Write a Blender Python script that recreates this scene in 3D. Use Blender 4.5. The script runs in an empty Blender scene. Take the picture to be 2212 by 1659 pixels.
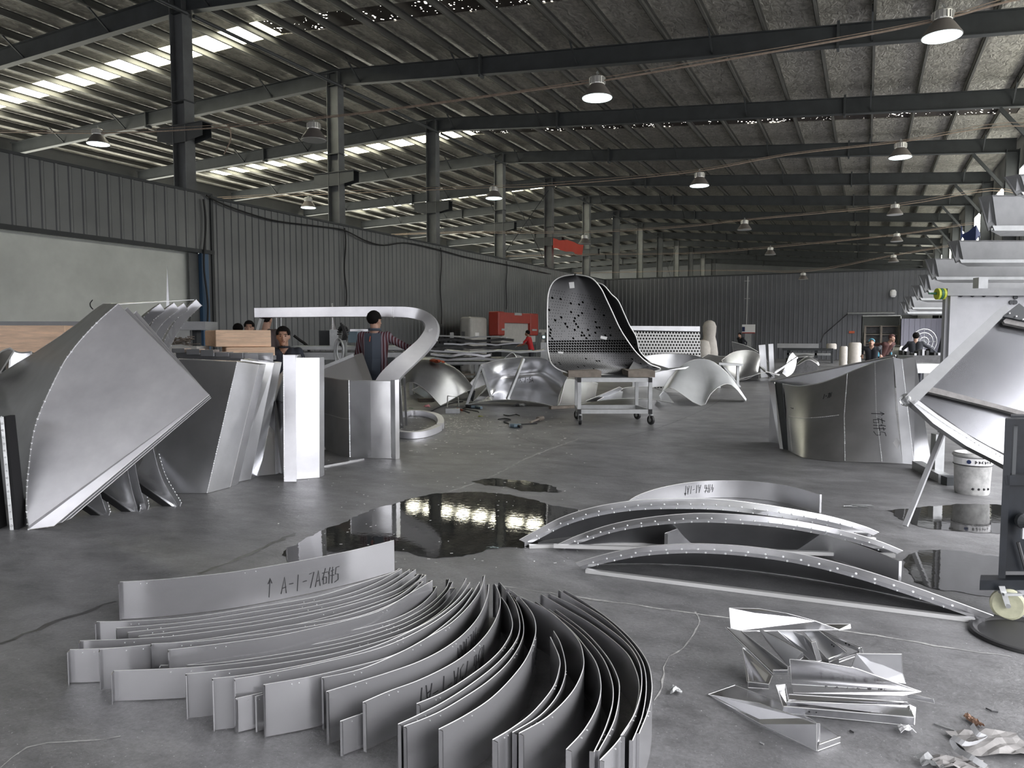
import bpy, bmesh, math, random
from math import sin, cos, pi, radians, atan, tan, sqrt
from mathutils import Vector as V, Matrix
random.seed(7)
SC = bpy.context.scene; COL = SC.collection
# ------------------------------------------------------------------ camera
F = 1600.0; HC = 1.42; PSI = radians(25.5); PIT = atan((829.5-723.0)/F)
cd = bpy.data.cameras.new('camera'); cam = bpy.data.objects.new('camera', cd); COL.objects.link(cam)
cam.location = (0, 0, HC); cam.rotation_euler = (pi/2-PIT, 0, PSI)
cd.sensor_width = 36; cd.lens = F/2212*36; cd.clip_start = .05; cd.clip_end = 400
SC.camera = cam
# ------------------------------------------------------------------ light
SC.view_settings.view_transform = 'Standard'; SC.view_settings.look = 'None'
SC.view_settings.gamma = 1; SC.view_settings.exposure = 0.9; SC.view_settings.use_curve_mapping = False
W = bpy.data.worlds.new('overcast_sky'); SC.world = W; W.use_nodes = True
_n = W.node_tree.nodes; _l = W.node_tree.links
_tc = _n.new('ShaderNodeTexCoord'); _sp = _n.new('ShaderNodeSeparateXYZ'); _rp = _n.new('ShaderNodeValToRGB'); _mr = _n.new('ShaderNodeMapRange')
_l.new(_tc.outputs['Generated'], _sp.inputs[0]); _l.new(_sp.outputs['Z'], _mr.inputs[0]); _mr.inputs[1].default_value = -.2; _mr.inputs[2].default_value = .6
_l.new(_mr.outputs[0], _rp.inputs[0]); _e = _rp.color_ramp.elements            # unseen yard and buildings as low bands darkened to tame metal reflections; bright overcast
_e[0].position = .20; _e[0].color = (.045, .045, .047, 1); _e[1].position = .75; _e[1].color = (.97, .965, 1, 1)
_x = _e.new(.28); _x.color = (.07, .07, .072, 1); _x = _e.new(.45); _x.color = (.26, .26, .275, 1)
_l.new(_rp.outputs[0], _n['Background'].inputs[0]); _n['Background'].inputs[1].default_value = 7.5
SKYLIGHT = 12.0; SKYLIGHT_SIDE = 3.5
SC.cycles.max_bounces = 7; SC.cycles.diffuse_bounces = 4; SC.cycles.glossy_bounces = 4
SC.cycles.caustics_reflective = False; SC.cycles.caustics_refractive = False
SC.cycles.sample_clamp_indirect = 4; SC.cycles.use_denoising = True
def portal(name, loc, rot, sx, sy):
    l = bpy.data.lights.new(name, 'AREA'); l.shape = 'RECTANGLE'; l.size = sx; l.size_y = sy
    l.cycles.is_portal = True
    o = bpy.data.objects.new(name, l); o.location = loc; o.rotation_euler = rot; COL.objects.link(o)
# daylight enters through the open gate end behind the camera and a side gate
portal('gate_daylight', (-14, -11.9, 2.9), (-pi/2, 0, 0), 36, 5.8)
portal('side_gate_daylight', (4.85, 1.0, 2.3), (0, pi/2, 0), 4.6, 9)
portal('added_side_daylight', (4.85, 25.9, 2.3), (0, pi/2, 0), 4.6, 36)  # unseen opening added along the right wall to brighten the floor
# ------------------------------------------------------------------ picking points in the hall
_f = V((-sin(PSI)*cos(PIT), cos(PSI)*cos(PIT), -sin(PIT))); _r = V((cos(PSI), sin(PSI), 0)); _u = _r.cross(_f)
O = V((0, 0, HC))
def ray(u, v): return _r*((u-1106)/F) - _u*((v-829.5)/F) + _f
def G(u, v, z=0.0):
    d = ray(u, v); return O + d*((z-HC)/d.z)
def PX(u, v, X):
    d = ray(u, v); return O + d*(X/d.x)
def PY(u, v, Y):
    d = ray(u, v); return O + d*(Y/d.y)
HF = V((-sin(PSI), cos(PSI), 0))
def D(u, v, dep):                      # point at horizontal distance dep ahead of the viewer
    d = ray(u, v); return O + d*(dep/d.dot(HF))
def dz(v, dep):                        # height seen at row v, dep away
    return D(1106, v, dep).z
def onplane(uvs, a, b, c):
    n = (b-a).cross(c-a); return [O + ray(u, v)*((a-O).dot(n)/ray(u, v).dot(n)) for u, v in uvs]
# ------------------------------------------------------------------ materials
def mat(name, col, rough=.6, metal=0.0, var=0.0, vscale=4.0, bump=0.0, bscale=30.0, emis=None, estr=0, stretch=None, rvar=0.0, spec=None, aniso=0):
    m = bpy.data.materials.new(name); m.use_nodes = True; nt = m.node_tree; N = nt.nodes; L = nt.links
    b = N['Principled BSDF']; b.inputs['Base Color'].default_value = (*col, 1)
    b.inputs['Roughness'].default_value = rough; b.inputs['Metallic'].default_value = metal
    if spec is not None: b.inputs['Specular IOR Level'].default_value = spec
    if aniso: b.inputs['Anisotropic'].default_value = aniso
    if emis: b.inputs['Emission Color'].default_value = (*emis, 1); b.inputs['Emission Strength'].default_value = estr
    if var or bump or rvar:
        tc = N.new('ShaderNodeTexCoord'); mp = N.new('ShaderNodeMapping'); L.new(tc.outputs['Object'], mp.inputs[0])
        if stretch: mp.inputs['Scale'].default_value = stretch
    if var:
        n = N.new('ShaderNodeTexNoise'); n.inputs['Scale'].default_value = vscale; n.inputs['Detail'].default_value = 6
        n.inputs['Roughness'].default_value = .62; L.new(mp.outputs[0], n.inputs['Vector'])
        r = N.new('ShaderNodeValToRGB'); r.color_ramp.elements[0].position = .3; r.color_ramp.elements[1].position = .7
        r.color_ramp.elements[0].color = (*[c*(1-var) for c in col], 1); r.color_ramp.elements[1].color = (*[min(1, c*(1+var)) for c in col], 1)
        L.new(n.outputs['Fac'], r.inputs[0]); L.new(r.outputs[0], b.inputs['Base Color'])
    if rvar:
        n2 = N.new('ShaderNodeTexNoise'); n2.inputs['Scale'].default_value = vscale*1.7; n2.inputs['Detail'].default_value = 1
        L.new(mp.outputs[0], n2.inputs['Vector'])
        mr = N.new('ShaderNodeMapRange'); mr.inputs[1].default_value = .1; mr.inputs[2].default_value = .9
        mr.inputs[3].default_value = max(.02, rough-rvar); mr.inputs[4].default_value = rough+rvar
        L.new(n2.outputs['Fac'], mr.inputs[0]); L.new(mr.outputs[0], b.inputs['Roughness'])
    if bump:
        n3 = N.new('ShaderNodeTexNoise'); n3.inputs['Scale'].default_value = bscale; n3.inputs['Detail'].default_value = 1.5 if metal >= .7 else 4
        L.new(mp.outputs[0], n3.inputs['Vector'])
        bp = N.new('ShaderNodeBump'); bp.inputs['Strength'].default_value = bump; bp.inputs['Distance'].default_value = .07 if metal >= .7 else .02
        L.new(n3.outputs['Fac'], bp.inputs['Height']); L.new(bp.outputs[0], b.inputs['Normal'])
    return m
M = {}
M['alu'] = mat('sheet_aluminium', (.74, .745, .765), .225, .85, var=.06, vscale=3, rvar=.035, bump=.5, bscale=1.1)
M['alu_strip'] = mat('strip_aluminium', (.50, .50, .512), .235, .75, var=.05, vscale=2, rvar=.025)
M['alu_bright'] = mat('bright_aluminium', (.70, .70, .71), .22, 1, var=.05, vscale=4, rvar=.04, bump=.4, bscale=1.3)
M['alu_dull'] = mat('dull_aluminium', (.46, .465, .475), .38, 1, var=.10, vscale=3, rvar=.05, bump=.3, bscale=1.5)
M['alu_edge'] = mat('edge_glint_and_bar_metal', (.68, .68, .67), .4, .6)  # pale tone paints light caught on sheet edges; the straight bars share it
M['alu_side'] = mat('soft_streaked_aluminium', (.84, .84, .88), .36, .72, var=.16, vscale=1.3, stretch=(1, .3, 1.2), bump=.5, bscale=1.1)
M['alu_pale'] = mat('satin_aluminium', (.66, .68, .70), .38, .55, var=.06, vscale=3)
M['weld'] = mat('weld_bead', (.85, .86, .86), .3, .8)
M['galv'] = mat('galvanised_steel', (.42, .43, .43), .45, .8, var=.12, vscale=8, rvar=.1)
M['steel_dark'] = mat('dark_painted_steel', (.035, .039, .042), .6, .0, var=.25, vscale=2)
M['steel_col'] = mat('grey_painted_column', (.115, .12, .122), .55, 0, var=.25, vscale=1.5)
M['purlin'] = mat('purlin_steel', (.085, .084, .076), .6, .1, var=.2, vscale=1)
M['black'] = mat('black_rubber', (.012, .012, .013), .55)
M['black_paint'] = mat('black_blue_paint', (.008, .010, .013), .42, 0, var=.5, vscale=6, spec=.25)
M['cable'] = mat('black_cable', (.015, .015, .016), .6)
M['rope'] = mat('tan_rope_cable', (.36, .28, .22), .8, var=.25, vscale=20)
M['lampbody'] = mat('lamp_aluminium', (.55, .54, .52), .4, .6)
M['lampshade'] = mat('lamp_shade_metal', (.15, .135, .125), .6, .2)
M['lamplit'] = mat('lit_lamp_disc', (.9, 1, 1), .5, emis=(.78, .98, 1), estr=2.2)
M['lampoff'] = mat('unlit_lamp_disc', (.5, .5, .48), .4)
M['skylight'] = mat('skylight_sheet', (.8, .8, .7), .5, emis=(1, .97, .76), estr=SKYLIGHT)
M['sidelight_pale'] = mat('window_and_added_glow_sheet', (.8, .8, .75), .5, emis=(1, .99, .86), estr=3.2)  # real high windows plus the added glow below them
M['sidelight'] = mat('side_window_sheet', (.8, .8, .75), .5, emis=(1, 1, .88), estr=SKYLIGHT_SIDE)
M['endwood'] = mat('timber_end_grain', (.62, .40, .25), .8, var=.2, vscale=30)
M['wood'] = mat('pale_timber', (.80, .57, .40), .7, var=.22, vscale=3, stretch=(1, 1, 9), bump=.2, bscale=14)
M['wood_old'] = mat('weathered_timber', (.22, .19, .16), .8, var=.35, vscale=5, bump=.3, bscale=20)
M['ink'] = mat('marker_ink', (.01, .01, .012), .7)
M['paper'] = mat('white_label_paper', (.8, .8, .8), .7)
M['white'] = mat('scuffed_white_board', (.38, .385, .395), .55, var=.1, vscale=2.5, bump=.05)
M['board'] = mat('scuffed_pale_board', (.40, .405, .42), .55, var=.12, vscale=3)
M['channel'] = mat('dull_channel_sheet', (.25, .255, .258), .55, .25, var=.12, vscale=4)
M['plaster'] = mat('grey_plaster_board', (.74, .76, .72), .7, var=.14, vscale=.8, bump=.05, bscale=6)
M['bluepaint'] = mat('blue_jamb_paint', (.05, .11, .2), .5)
M['red'] = mat('machine_red_paint', (.33, .035, .022), .45, var=.1)
M['redcloth'] = mat('red_banner_cloth', (.55, .06, .035), .7)
M['cream'] = mat('machine_cream_paint', (.42, .41, .39), .5, var=.1)
M['skin'] = mat('skin', (.42, .25, .18), .55)
M['hair'] = mat('black_hair', (.010, .009, .009), .9, spec=.1)
M['navy'] = mat('navy_polo', (.02, .024, .035), .8)
M['trouser'] = mat('dark_trousers', (.02, .022, .03), .8)
M['glove'] = mat('grey_glove', (.42, .42, .42), .8)
M['tee'] = mat('red_tee', (.48, .02, .025), .8)
M['denim'] = mat('blue_grey_apron', (.07, .085, .11), .85)
M['brownshirt'] = mat('brown_shirt', (.11, .085, .085), .85)
M['darkcloth'] = mat('charcoal_workwear', (.018, .02, .026), .85)
M['maroon'] = mat('maroon_workwear', (.07, .028, .025), .85)
M['teal'] = mat('teal_glove', (.05, .22, .3), .7)
M['eye'] = mat('dark_eye', (.02, .015, .012), .2)
M['lip'] = mat('lip', (.25, .1, .08), .5)
M['orange'] = mat('orange_grip', (.5, .11, .05), .7, var=.3, vscale=40)
M['tape'] = mat('yellow_green_tape', (.5, .55, .04), .5)
M['green'] = mat('dark_green_plastic', (.02, .12, .05), .4)
M['pink'] = mat('pink_plastic', (.7, .3, .33), .5)
M['bluefabric'] = mat('blue_tarpaulin', (.012, .025, .09), .6)
M['bundle'] = mat('cream_wrapped_roll', (.5, .47, .43), .7, var=.12, vscale=6, bump=.3, bscale=8)
M['screen'] = mat('lit_screen', (.1, .2, .25), .3, emis=(.6, .9, 1), estr=1.2)
M['clear'] = mat('clear_plastic', (.8, .82, .82), .15)
M['clear'].node_tree.nodes['Principled BSDF'].inputs['Transmission Weight'].default_value = .75
M['cardboard'] = mat('grey_paper_scrap', (.2, .193, .187), .8, var=.3, vscale=12)
M['brown'] = mat('brown_paper', (.2, .12, .08), .8)
M['wheel'] = mat('yellowed_nylon_wheel', (.45, .45, .32), .5, var=.15, vscale=15)
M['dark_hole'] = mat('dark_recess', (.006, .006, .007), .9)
M['rubbish'] = mat('dark_offcuts', (.05, .05, .052), .6, var=.5, vscale=8)
M['blueglass'] = mat('grey_blue_machine', (.16, .22, .26), .4, .2)
M['shavings'] = mat('swarf', (.75, .75, .75), .4, .5)
def stripes():
    m = mat('striped_shirt', (.1, .05, .06), .85); nt = m.node_tree; N = nt.nodes; L = nt.links
    tc = N.new('ShaderNodeTexCoord'); w = N.new('ShaderNodeTexWave'); w.bands_direction = 'X'; w.inputs['Scale'].default_value = 9
    w.inputs['Distortion'].default_value = .6
    r = N.new('ShaderNodeValToRGB'); r.color_ramp.elements[0].color = (.07, .012, .018, 1); r.color_ramp.elements[1].color = (.22, .19, .22, 1)
    r.color_ramp.elements[0].position = .35; r.color_ramp.elements[1].position = .8
    L.new(tc.outputs['Object'], w.inputs[0]); L.new(w.outputs[0], r.inputs[0]); L.new(r.outputs[0], N['Principled BSDF'].inputs[0]); return m
M['stripes'] = stripes()
def floor_mat():
    m = bpy.data.materials.new('oiled_concrete'); m.use_nodes = True; nt = m.node_tree; N = nt.nodes; L = nt.links; b = N['Principled BSDF']
    tc = N.new('ShaderNodeTexCoord')
    def noise(s, det=6, ro=.6, st=(1, 1, 1), dist=0):
        mp = N.new('ShaderNodeMapping'); mp.inputs['Scale'].default_value = st; L.new(tc.outputs['Object'], mp.inputs[0])
        n = N.new('ShaderNodeTexNoise'); n.inputs['Scale'].default_value = s; n.inputs['Detail'].default_value = det
        n.inputs['Roughness'].default_value = ro; n.inputs['Distortion'].default_value = dist; L.new(mp.outputs[0], n.inputs['Vector']); return n
    def ramp(n, a, b_, ca, cb):
        r = N.new('ShaderNodeValToRGB'); e = r.color_ramp.elements; e[0].position = a; e[1].position = b_
        e[0].color = (*ca, 1); e[1].color = (*cb, 1); L.new(n.outputs['Fac'], r.inputs[0]); return r
    big = ramp(noise(.35, 6, .6, dist=.4), .25, .75, (.115, .115, .118), (.225, .225, .23))
    mid = ramp(noise(3.5, 8, .7, (1, 1.6, 1)), .3, .7, (.58, .58, .58), (1.28, 1.28, 1.28))
    fine = ramp(noise(60, 4, .7), .35, .75, (.8, .8, .8), (1.2, 1.2, 1.2))
    mx = N.new('ShaderNodeMix'); mx.data_type = 'RGBA'; mx.blend_type = 'MULTIPLY'; mx.inputs[0].default_value = 1
    L.new(big.outputs[0], mx.inputs[6]); L.new(mid.outputs[0], mx.inputs[7])
    m2 = N.new('ShaderNodeMix'); m2.data_type = 'RGBA'; m2.blend_type = 'MULTIPLY'; m2.inputs[0].default_value = 1
    L.new(mx.outputs[2], m2.inputs[6]); L.new(fine.outputs[0], m2.inputs[7])
    sp = ramp(noise(110, 2, .5), .70, .74, (0, 0, 0), (.35, .35, .35))
    ad = N.new('ShaderNodeMix'); ad.data_type = 'RGBA'; ad.blend_type = 'ADD'; ad.inputs[0].default_value = 1
    L.new(m2.outputs[2], ad.inputs[6]); L.new(sp.outputs[0], ad.inputs[7]); L.new(ad.outputs[2], b.inputs['Base Color'])
    rr = ramp(noise(.9, 6, .65, dist=.4), .25, .75, (.285, .285, .285), (.48, .48, .48)); L.new(rr.outputs[0], b.inputs['Roughness'])
    bp = N.new('ShaderNodeBump'); bp.inputs['Strength'].default_value = .45; bp.inputs['Distance'].default_value = .015
    L.new(noise(16, 8, .72).outputs['Fac'], bp.inputs['Height']); L.new(bp.outputs[0], b.inputs['Normal'])
    return m
M['floor'] = floor_mat()
M['puddle'] = mat('shallow_water_on_concrete', (.018, .018, .017), .03, 0, var=.4, vscale=6, bump=.015, bscale=20)
M['joint'] = mat('pale_joint_filler', (.34, .34, .33), .7, var=.4, vscale=30)
M['crack'] = mat('damp_crack', (.05, .05, .05), .4, var=.6, vscale=20)
def foil():
    m = mat('foil_insulation', (.40, .385, .35), .42, .3); nt = m.node_tree; N = nt.nodes; L = nt.links; b = N['Principled BSDF']
    tc = N.new('ShaderNodeTexCoord'); hs = []
    for sc, st, dist in ((7, (1.0, .45, 1), 1.5), (2.2, (.35, 2.2, 1), 1.0)):
        mp = N.new('ShaderNodeMapping'); mp.inputs['Scale'].default_value = st; mp.inputs['Rotation'].default_value = (0, 0, .35)
        n = N.new('ShaderNodeTexNoise'); n.inputs['Scale'].default_value = sc; n.inputs['Detail'].default_value = 5; n.inputs['Distortion'].default_value = dist
        L.new(tc.outputs['Object'], mp.inputs[0]); L.new(mp.outputs[0], n.inputs['Vector']); hs.append(n)
    ad = N.new('ShaderNodeMath'); ad.operation = 'ADD'; L.new(hs[0].outputs['Fac'], ad.inputs[0]); L.new(hs[1].outputs['Fac'], ad.inputs[1])
    bp = N.new('ShaderNodeBump'); bp.inputs['Strength'].default_value = .6; bp.inputs['Distance'].default_value = .08
    L.new(ad.outputs[0], bp.inputs['Height']); L.new(bp.outputs[0], b.inputs['Normal'])
    r = N.new('ShaderNodeValToRGB'); r.color_ramp.elements[0].color = (.25, .237, .208, 1); r.color_ramp.elements[1].color = (.47, .45, .405, 1)
    r.color_ramp.elements[0].position = .35; r.color_ramp.elements[1].position = .65
    L.new(hs[0].outputs['Fac'], r.inputs[0]); L.new(r.outputs[0], b.inputs['Base Color']); return m
M['foil'] = foil()
def speckle():
    m = mat('perished_skylight_sheet', (.03, .022, .018), .7); nt = m.node_tree; N = nt.nodes; L = nt.links; b = N['Principled BSDF']
    tc = N.new('ShaderNodeTexCoord'); v = N.new('ShaderNodeTexVoronoi'); v.inputs['Scale'].default_value = 8.5
    n = N.new('ShaderNodeTexNoise'); n.inputs['Scale'].default_value = 1.3
    L.new(tc.outputs['Object'], v.inputs['Vector']); L.new(tc.outputs['Object'], n.inputs['Vector'])
    lt = N.new('ShaderNodeMath'); lt.operation = 'LESS_THAN'; L.new(v.outputs['Distance'], lt.inputs[0])
    mr = N.new('ShaderNodeMapRange'); mr.inputs[1].default_value = .4; mr.inputs[2].default_value = .7; mr.inputs[3].default_value = .05; mr.inputs[4].default_value = .33
    L.new(n.outputs['Fac'], mr.inputs[0]); L.new(mr.outputs[0], lt.inputs[1])
    mu = N.new('ShaderNodeMath'); mu.operation = 'MULTIPLY'; mu.inputs[1].default_value = 4; L.new(lt.outputs[0], mu.inputs[0])
    b.inputs['Emission Color'].default_value = (1, .95, .88, 1); L.new(mu.outputs[0], b.inputs['Emission Strength']); return m
M['speckle'] = speckle()
def perforated(name, col, su, sv, bands, metal=1, rough=.4):
    # round punched holes, their dark insides painted as near-black dots; UV in metres; bands = (vmin, vmax, hole radius as share of pitch)
    m = mat(name, col, rough, metal, var=.15, vscale=6); nt = m.node_tree; N = nt.nodes; L = nt.links; b = N['Principled BSDF']
    uv = N.new('ShaderNodeTexCoord'); sep = N.new('ShaderNodeSeparateXYZ'); L.new(uv.outputs['UV'], sep.inputs[0])
    def math(op, a, b2=None, c=None):
        n = N.new('ShaderNodeMath'); n.operation = op
        for i, x in enumerate((a, b2, c)):
            if x is None: continue
            if isinstance(x, (int, float)): n.inputs[i].default_value = x
            else: L.new(x, n.inputs[i])
        return n.outputs[0]
    total = None
    for pitch, lo, hi, rad, thr in bands:
        us = math('DIVIDE', sep.outputs[0], pitch); vs = math('DIVIDE', sep.outputs[1], pitch)
        row = math('FLOOR', vs); off = math('MULTIPLY', math('MODULO', row, 2), .5)
        uc = math('ADD', us, off)
        fu = math('SUBTRACT', math('FRACT', uc), .5); fv = math('SUBTRACT', math('FRACT', vs), .5)
        dist = math('SQRT', math('ADD', math('MULTIPLY', fu, fu), math('MULTIPLY', fv, fv)))
        hole = math('LESS_THAN', dist, rad)
        inb = math('MULTIPLY', math('GREATER_THAN', sep.outputs[1], lo), math('LESS_THAN', sep.outputs[1], hi))
        h = math('MULTIPLY', hole, inb)
        if thr > 0:
            cb = N.new('ShaderNodeCombineXYZ'); L.new(math('FLOOR', uc), cb.inputs[0]); L.new(row, cb.inputs[1])
            wn = N.new('ShaderNodeTexWhiteNoise'); wn.noise_dimensions = '2D'; L.new(cb.outputs[0], wn.inputs['Vector'])
            h = math('MULTIPLY', h, math('GREATER_THAN', wn.outputs['Value'], thr))
        total = h if total is None else math('MAXIMUM', total, h)
    mx = N.new('ShaderNodeMix'); mx.data_type = 'RGBA'; L.new(total, mx.inputs[0]); mx.inputs[6].default_value = (*col, 1); mx.inputs[7].default_value = (.004, .004, .004, 1)
    L.new(mx.outputs[2], b.inputs['Base Color']); L.new(math('MULTIPLY', math('SUBTRACT', 1, total), metal), b.inputs['Metallic'])
    L.new(math('MULTIPLY_ADD', total, .5, rough), b.inputs['Roughness']); L.new(math('MULTIPLY', math('SUBTRACT', 1, total), .5), b.inputs['Specular IOR Level']); return m
# ------------------------------------------------------------------ mesh building
class MB:
    def __init__(s): s.v = []; s.f = []; s.uv = []; s.mi = []; s.cm = 0; s.sm = False
    def face(s, idx): s.f.append(tuple(idx)); s.mi.append(s.cm)
    def add(s, vs, fs):
        o = len(s.v); s.v += [V(p) for p in vs]
        for f in fs: s.face([i+o for i in f])
        return s
    def box(s, a, b):
        x0, x1 = sorted((a[0], b[0])); y0, y1 = sorted((a[1], b[1])); z0, z1 = sorted((a[2], b[2]))
        return s.add([(x0,y0,z0),(x1,y0,z0),(x1,y1,z0),(x0,y1,z0),(x0,y0,z1),(x1,y0,z1),(x1,y1,z1),(x0,y1,z1)],
                     [(0,3,2,1),(4,5,6,7),(0,1,5,4),(1,2,6,5),(2,3,7,6),(3,0,4,7)])
    def obox(s, c, size, R=None):
        R = R or Matrix.Identity(3); c = V(c); h = [x/2 for x in size]
        vs = [c + R @ V((sx*h[0], sy*h[1], sz*h[2])) for sx, sy, sz in ((-1,-1,-1),(1,-1,-1),(1,1,-1),(-1,1,-1),(-1,-1,1),(1,-1,1),(1,1,1),(-1,1,1))]
        return s.add(vs, [(0,3,2,1),(4,5,6,7),(0,1,5,4),(1,2,6,5),(2,3,7,6),(3,0,4,7)])
    def bar(s, a, b, w, h, up=V((0,0,1))):        # rectangular bar from a to b
        a = V(a); b = V(b); d = (b-a).normalized(); x = d.cross(up)
        if x.length < 1e-4: x = V((1,0,0))
        x.normalize(); y = x.cross(d)
        vs = [p + x*(sx*w/2) + y*(sy*h/2) for p in (a, b) for sx, sy in ((-1,-1),(1,-1),(1,1),(-1,1))]
        return s.add(vs, [(0,1,2,3),(7,6,5,4),(0,4,5,1),(1,5,6,2),(2,6,7,3),(3,7,4,0)])
    def prism(s, pts, off):                         # polygon pushed along off
        pts = [V(p) for p in pts]; n = len(pts); off = V(off)
        s.add(pts + [p+off for p in pts], [tuple(range(n-1, -1, -1)), tuple(range(n, 2*n))] + [(i, (i+1) % n, n+(i+1) % n, n+i) for i in range(n)])
        return s
    def tube(s, path, r, seg=8, closed=False):
        path = [V(p) for p in path]; n = len(path); rr = r if isinstance(r, (list, tuple)) else [r]*n; o = len(s.v); ref = None
        for i, p in enumerate(path):
            d = (path[(i+1) % n]-path[i-1]) if closed else (path[min(i+1, n-1)]-path[max(i-1, 0)])
            d.normalize()
            if ref is None:
                ref = d.cross(V((0,0,1)))
                if ref.length < 1e-3: ref = V((1,0,0))
            ref = (ref - d*ref.dot(d)).normalized(); b = d.cross(ref)
            s.v += [p + (ref*cos(2*pi*k/seg)+b*sin(2*pi*k/seg))*rr[i] for k in range(seg)]
        for i in range(n if closed else n-1):
            a = o+i*seg; c = o+((i+1) % n)*seg
            for k in range(seg): s.face((a+k, a+(k+1) % seg, c+(k+1) % seg, c+k))
        if not closed:
            s.face([o+k for k in range(seg-1, -1, -1)]); s.face([o+(n-1)*seg+k for k in range(seg)])
        return s
    def lathe(s, prof, c, seg=20, axis=None):       # prof: (r, z)
        c = V(c); o = len(s.v); R = V((0,0,1)).rotation_difference(V(axis).normalized()).to_matrix() if axis else Matrix.Identity(3)
        for r, z in prof: s.v += [c + R @ V((r*cos(2*pi*k/seg), r*sin(2*pi*k/seg), z)) for k in range(seg)]
        for i in range(len(prof)-1):
            for k in range(seg): s.face((o+i*seg+k, o+i*seg+(k+1) % seg, o+(i+1)*seg+(k+1) % seg, o+(i+1)*seg+k))
        s.face([o+k for k in range(seg-1, -1, -1)]); s.face([o+(len(prof)-1)*seg+k for k in range(seg)])
        return s
    def slab(s, grid, t):                            # curved sheet of thickness t; grid = rows of points
        R = len(grid); C = len(grid[0]); P = [[V(p) for p in r] for r in grid]; top = []; bot = []
        for i in range(R):
            for j in range(C):
                du = P[i][min(j+1, C-1)]-P[i][max(j-1, 0)]; dv = P[min(i+1, R-1)][j]-P[max(i-1, 0)][j]
                n = du.cross(dv); n = n.normalized() if n.length > 1e-9 else V((0,0,1))
                top.append(P[i][j]+n*t/2); bot.append(P[i][j]-n*t/2)
        o = len(s.v); s.v += top+bot; K = R*C
        for i in range(R-1):
            for j in range(C-1):
                a = o+i*C+j; s.face((a, a+1, a+C+1, a+C)); s.face((a+K, a+C+K, a+C+1+K, a+1+K))
        for j in range(C-1):
            s.face((o+j, o+j+K, o+j+1+K, o+j+1)); a = o+(R-1)*C+j; s.face((a, a+1, a+1+K, a+K))
        for i in range(R-1):
            a = o+i*C; s.face((a, a+C, a+C+K, a+K)); a = o+i*C+C-1; s.face((a, a+K, a+C+K, a+C))
        return s
    def ball(s, c, r, n=1):
        c = V(c); r = r if isinstance(r, (tuple, list)) else (r, r, r)
        bm = bmesh.new(); bmesh.ops.create_icosphere(bm, subdivisions=n, radius=1)
        s.add([c+V((v.co.x*r[0], v.co.y*r[1], v.co.z*r[2])) for v in bm.verts], [[v.index for v in f.verts] for f in bm.faces] if bm.verts.index_update() is None else [])
        bm.free(); return s
    def beads(s, path, step, r):                     # row of weld beads
        for p in resample(path, step): s.ball(p, r*random.uniform(.7, 1.25), 1)
        return s
    def build(s, name, m, parent=None, smooth=None, mats=None):
        me = bpy.data.meshes.new(name)
        off = V((0,0,0)); p = parent
        while p is not None: off += V(p.location); p = p.parent
        if parent is None: c0 = V((0,0,0)); off = c0
        if parent is None and s.v:                   # origin at the base of the thing
            xs = [p.x for p in s.v]; ys = [p.y for p in s.v]; zs = [p.z for p in s.v]
            off = V(((min(xs)+max(xs))/2, (min(ys)+max(ys))/2, min(zs)))
        me.from_pydata([tuple(p-off) for p in s.v], [], s.f); me.update()
        for mm in (mats or [m]): me.materials.append(mm)
        if mats: me.polygons.foreach_set('material_index', s.mi)
        if smooth is not None:
            bm = bmesh.new(); bm.from_mesh(me)
            for f in bm.faces: f.smooth = True
            for e in bm.edges:
                if len(e.link_faces) == 2 and e.calc_face_angle(0) > smooth: e.smooth = False
            bm.to_mesh(me); bm.free()
        o = bpy.data.objects.new(name, me); COL.objects.link(o); o.parent = parent
        if parent is None: o.location = off
        return o
def tag(o, label, cat, group=None, kind=None):
    o['label'] = label; o['category'] = cat
    if group: o['group'] = group
    if kind: o['kind'] = kind
    return o
def thing(name, loc, label, cat, group=None):
    o = bpy.data.objects.new(name, None); COL.objects.link(o); o.location = loc; o.empty_display_size = .2
    return tag(o, label, cat, group)
def struct(name, mb, m, parent=None, **k):
    o = mb.build(name, m, parent, **k)
    if parent is None: o['kind'] = 'structure'
    return o
def resample(path, step):
    path = [V(p) for p in path]; out = [path[0]]; acc = 0
    for a, b in zip(path, path[1:]):
        L = (b-a).length; t = step-acc
        while t <= L: out.append(a+(b-a)*(t/L)); t += step
        acc = L-(t-step)
    return out
def spline(pts, n=6):                                # Catmull-Rom through points (tuples of any length)
    P = [tuple(p) for p in pts]; out = []
    for i in range(len(P)-1):
        p0 = P[max(i-1, 0)]; p1 = P[i]; p2 = P[i+1]; p3 = P[min(i+2, len(P)-1)]
        for k in range(n):
            t = k/n
            out.append(tuple(.5*(2*b+(c-a)*t+(2*a-5*b+4*c-d)*t*t+(3*b-a-3*c+d)*t**3) for a, b, c, d in zip(p0, p1, p2, p3)))
    out.append(P[-1]); return out
def copy_tree(o, parent=None, loc=None):
    c = o.copy(); COL.objects.link(c); c.parent = parent
    if loc is not None: c.location = loc
    for ch in [x for x in SC.objects if x.parent == o]: copy_tree(ch, c)
    return c
ORD = ['first','second','third','fourth','fifth','sixth','seventh','eighth','ninth','tenth','eleventh','twelfth','thirteenth','fourteenth','fifteenth','sixteenth','seventeenth','eighteenth','nineteenth','twentieth','twenty-first','twenty-second','twenty-third','twenty-fourth','twenty-fifth','twenty-sixth','twenty-seventh','twenty-eighth','twenty-ninth','thirtieth','thirty-first','thirty-second','thirty-third','thirty-fourth','thirty-fifth','thirty-sixth','thirty-seventh','thirty-eighth']
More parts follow.
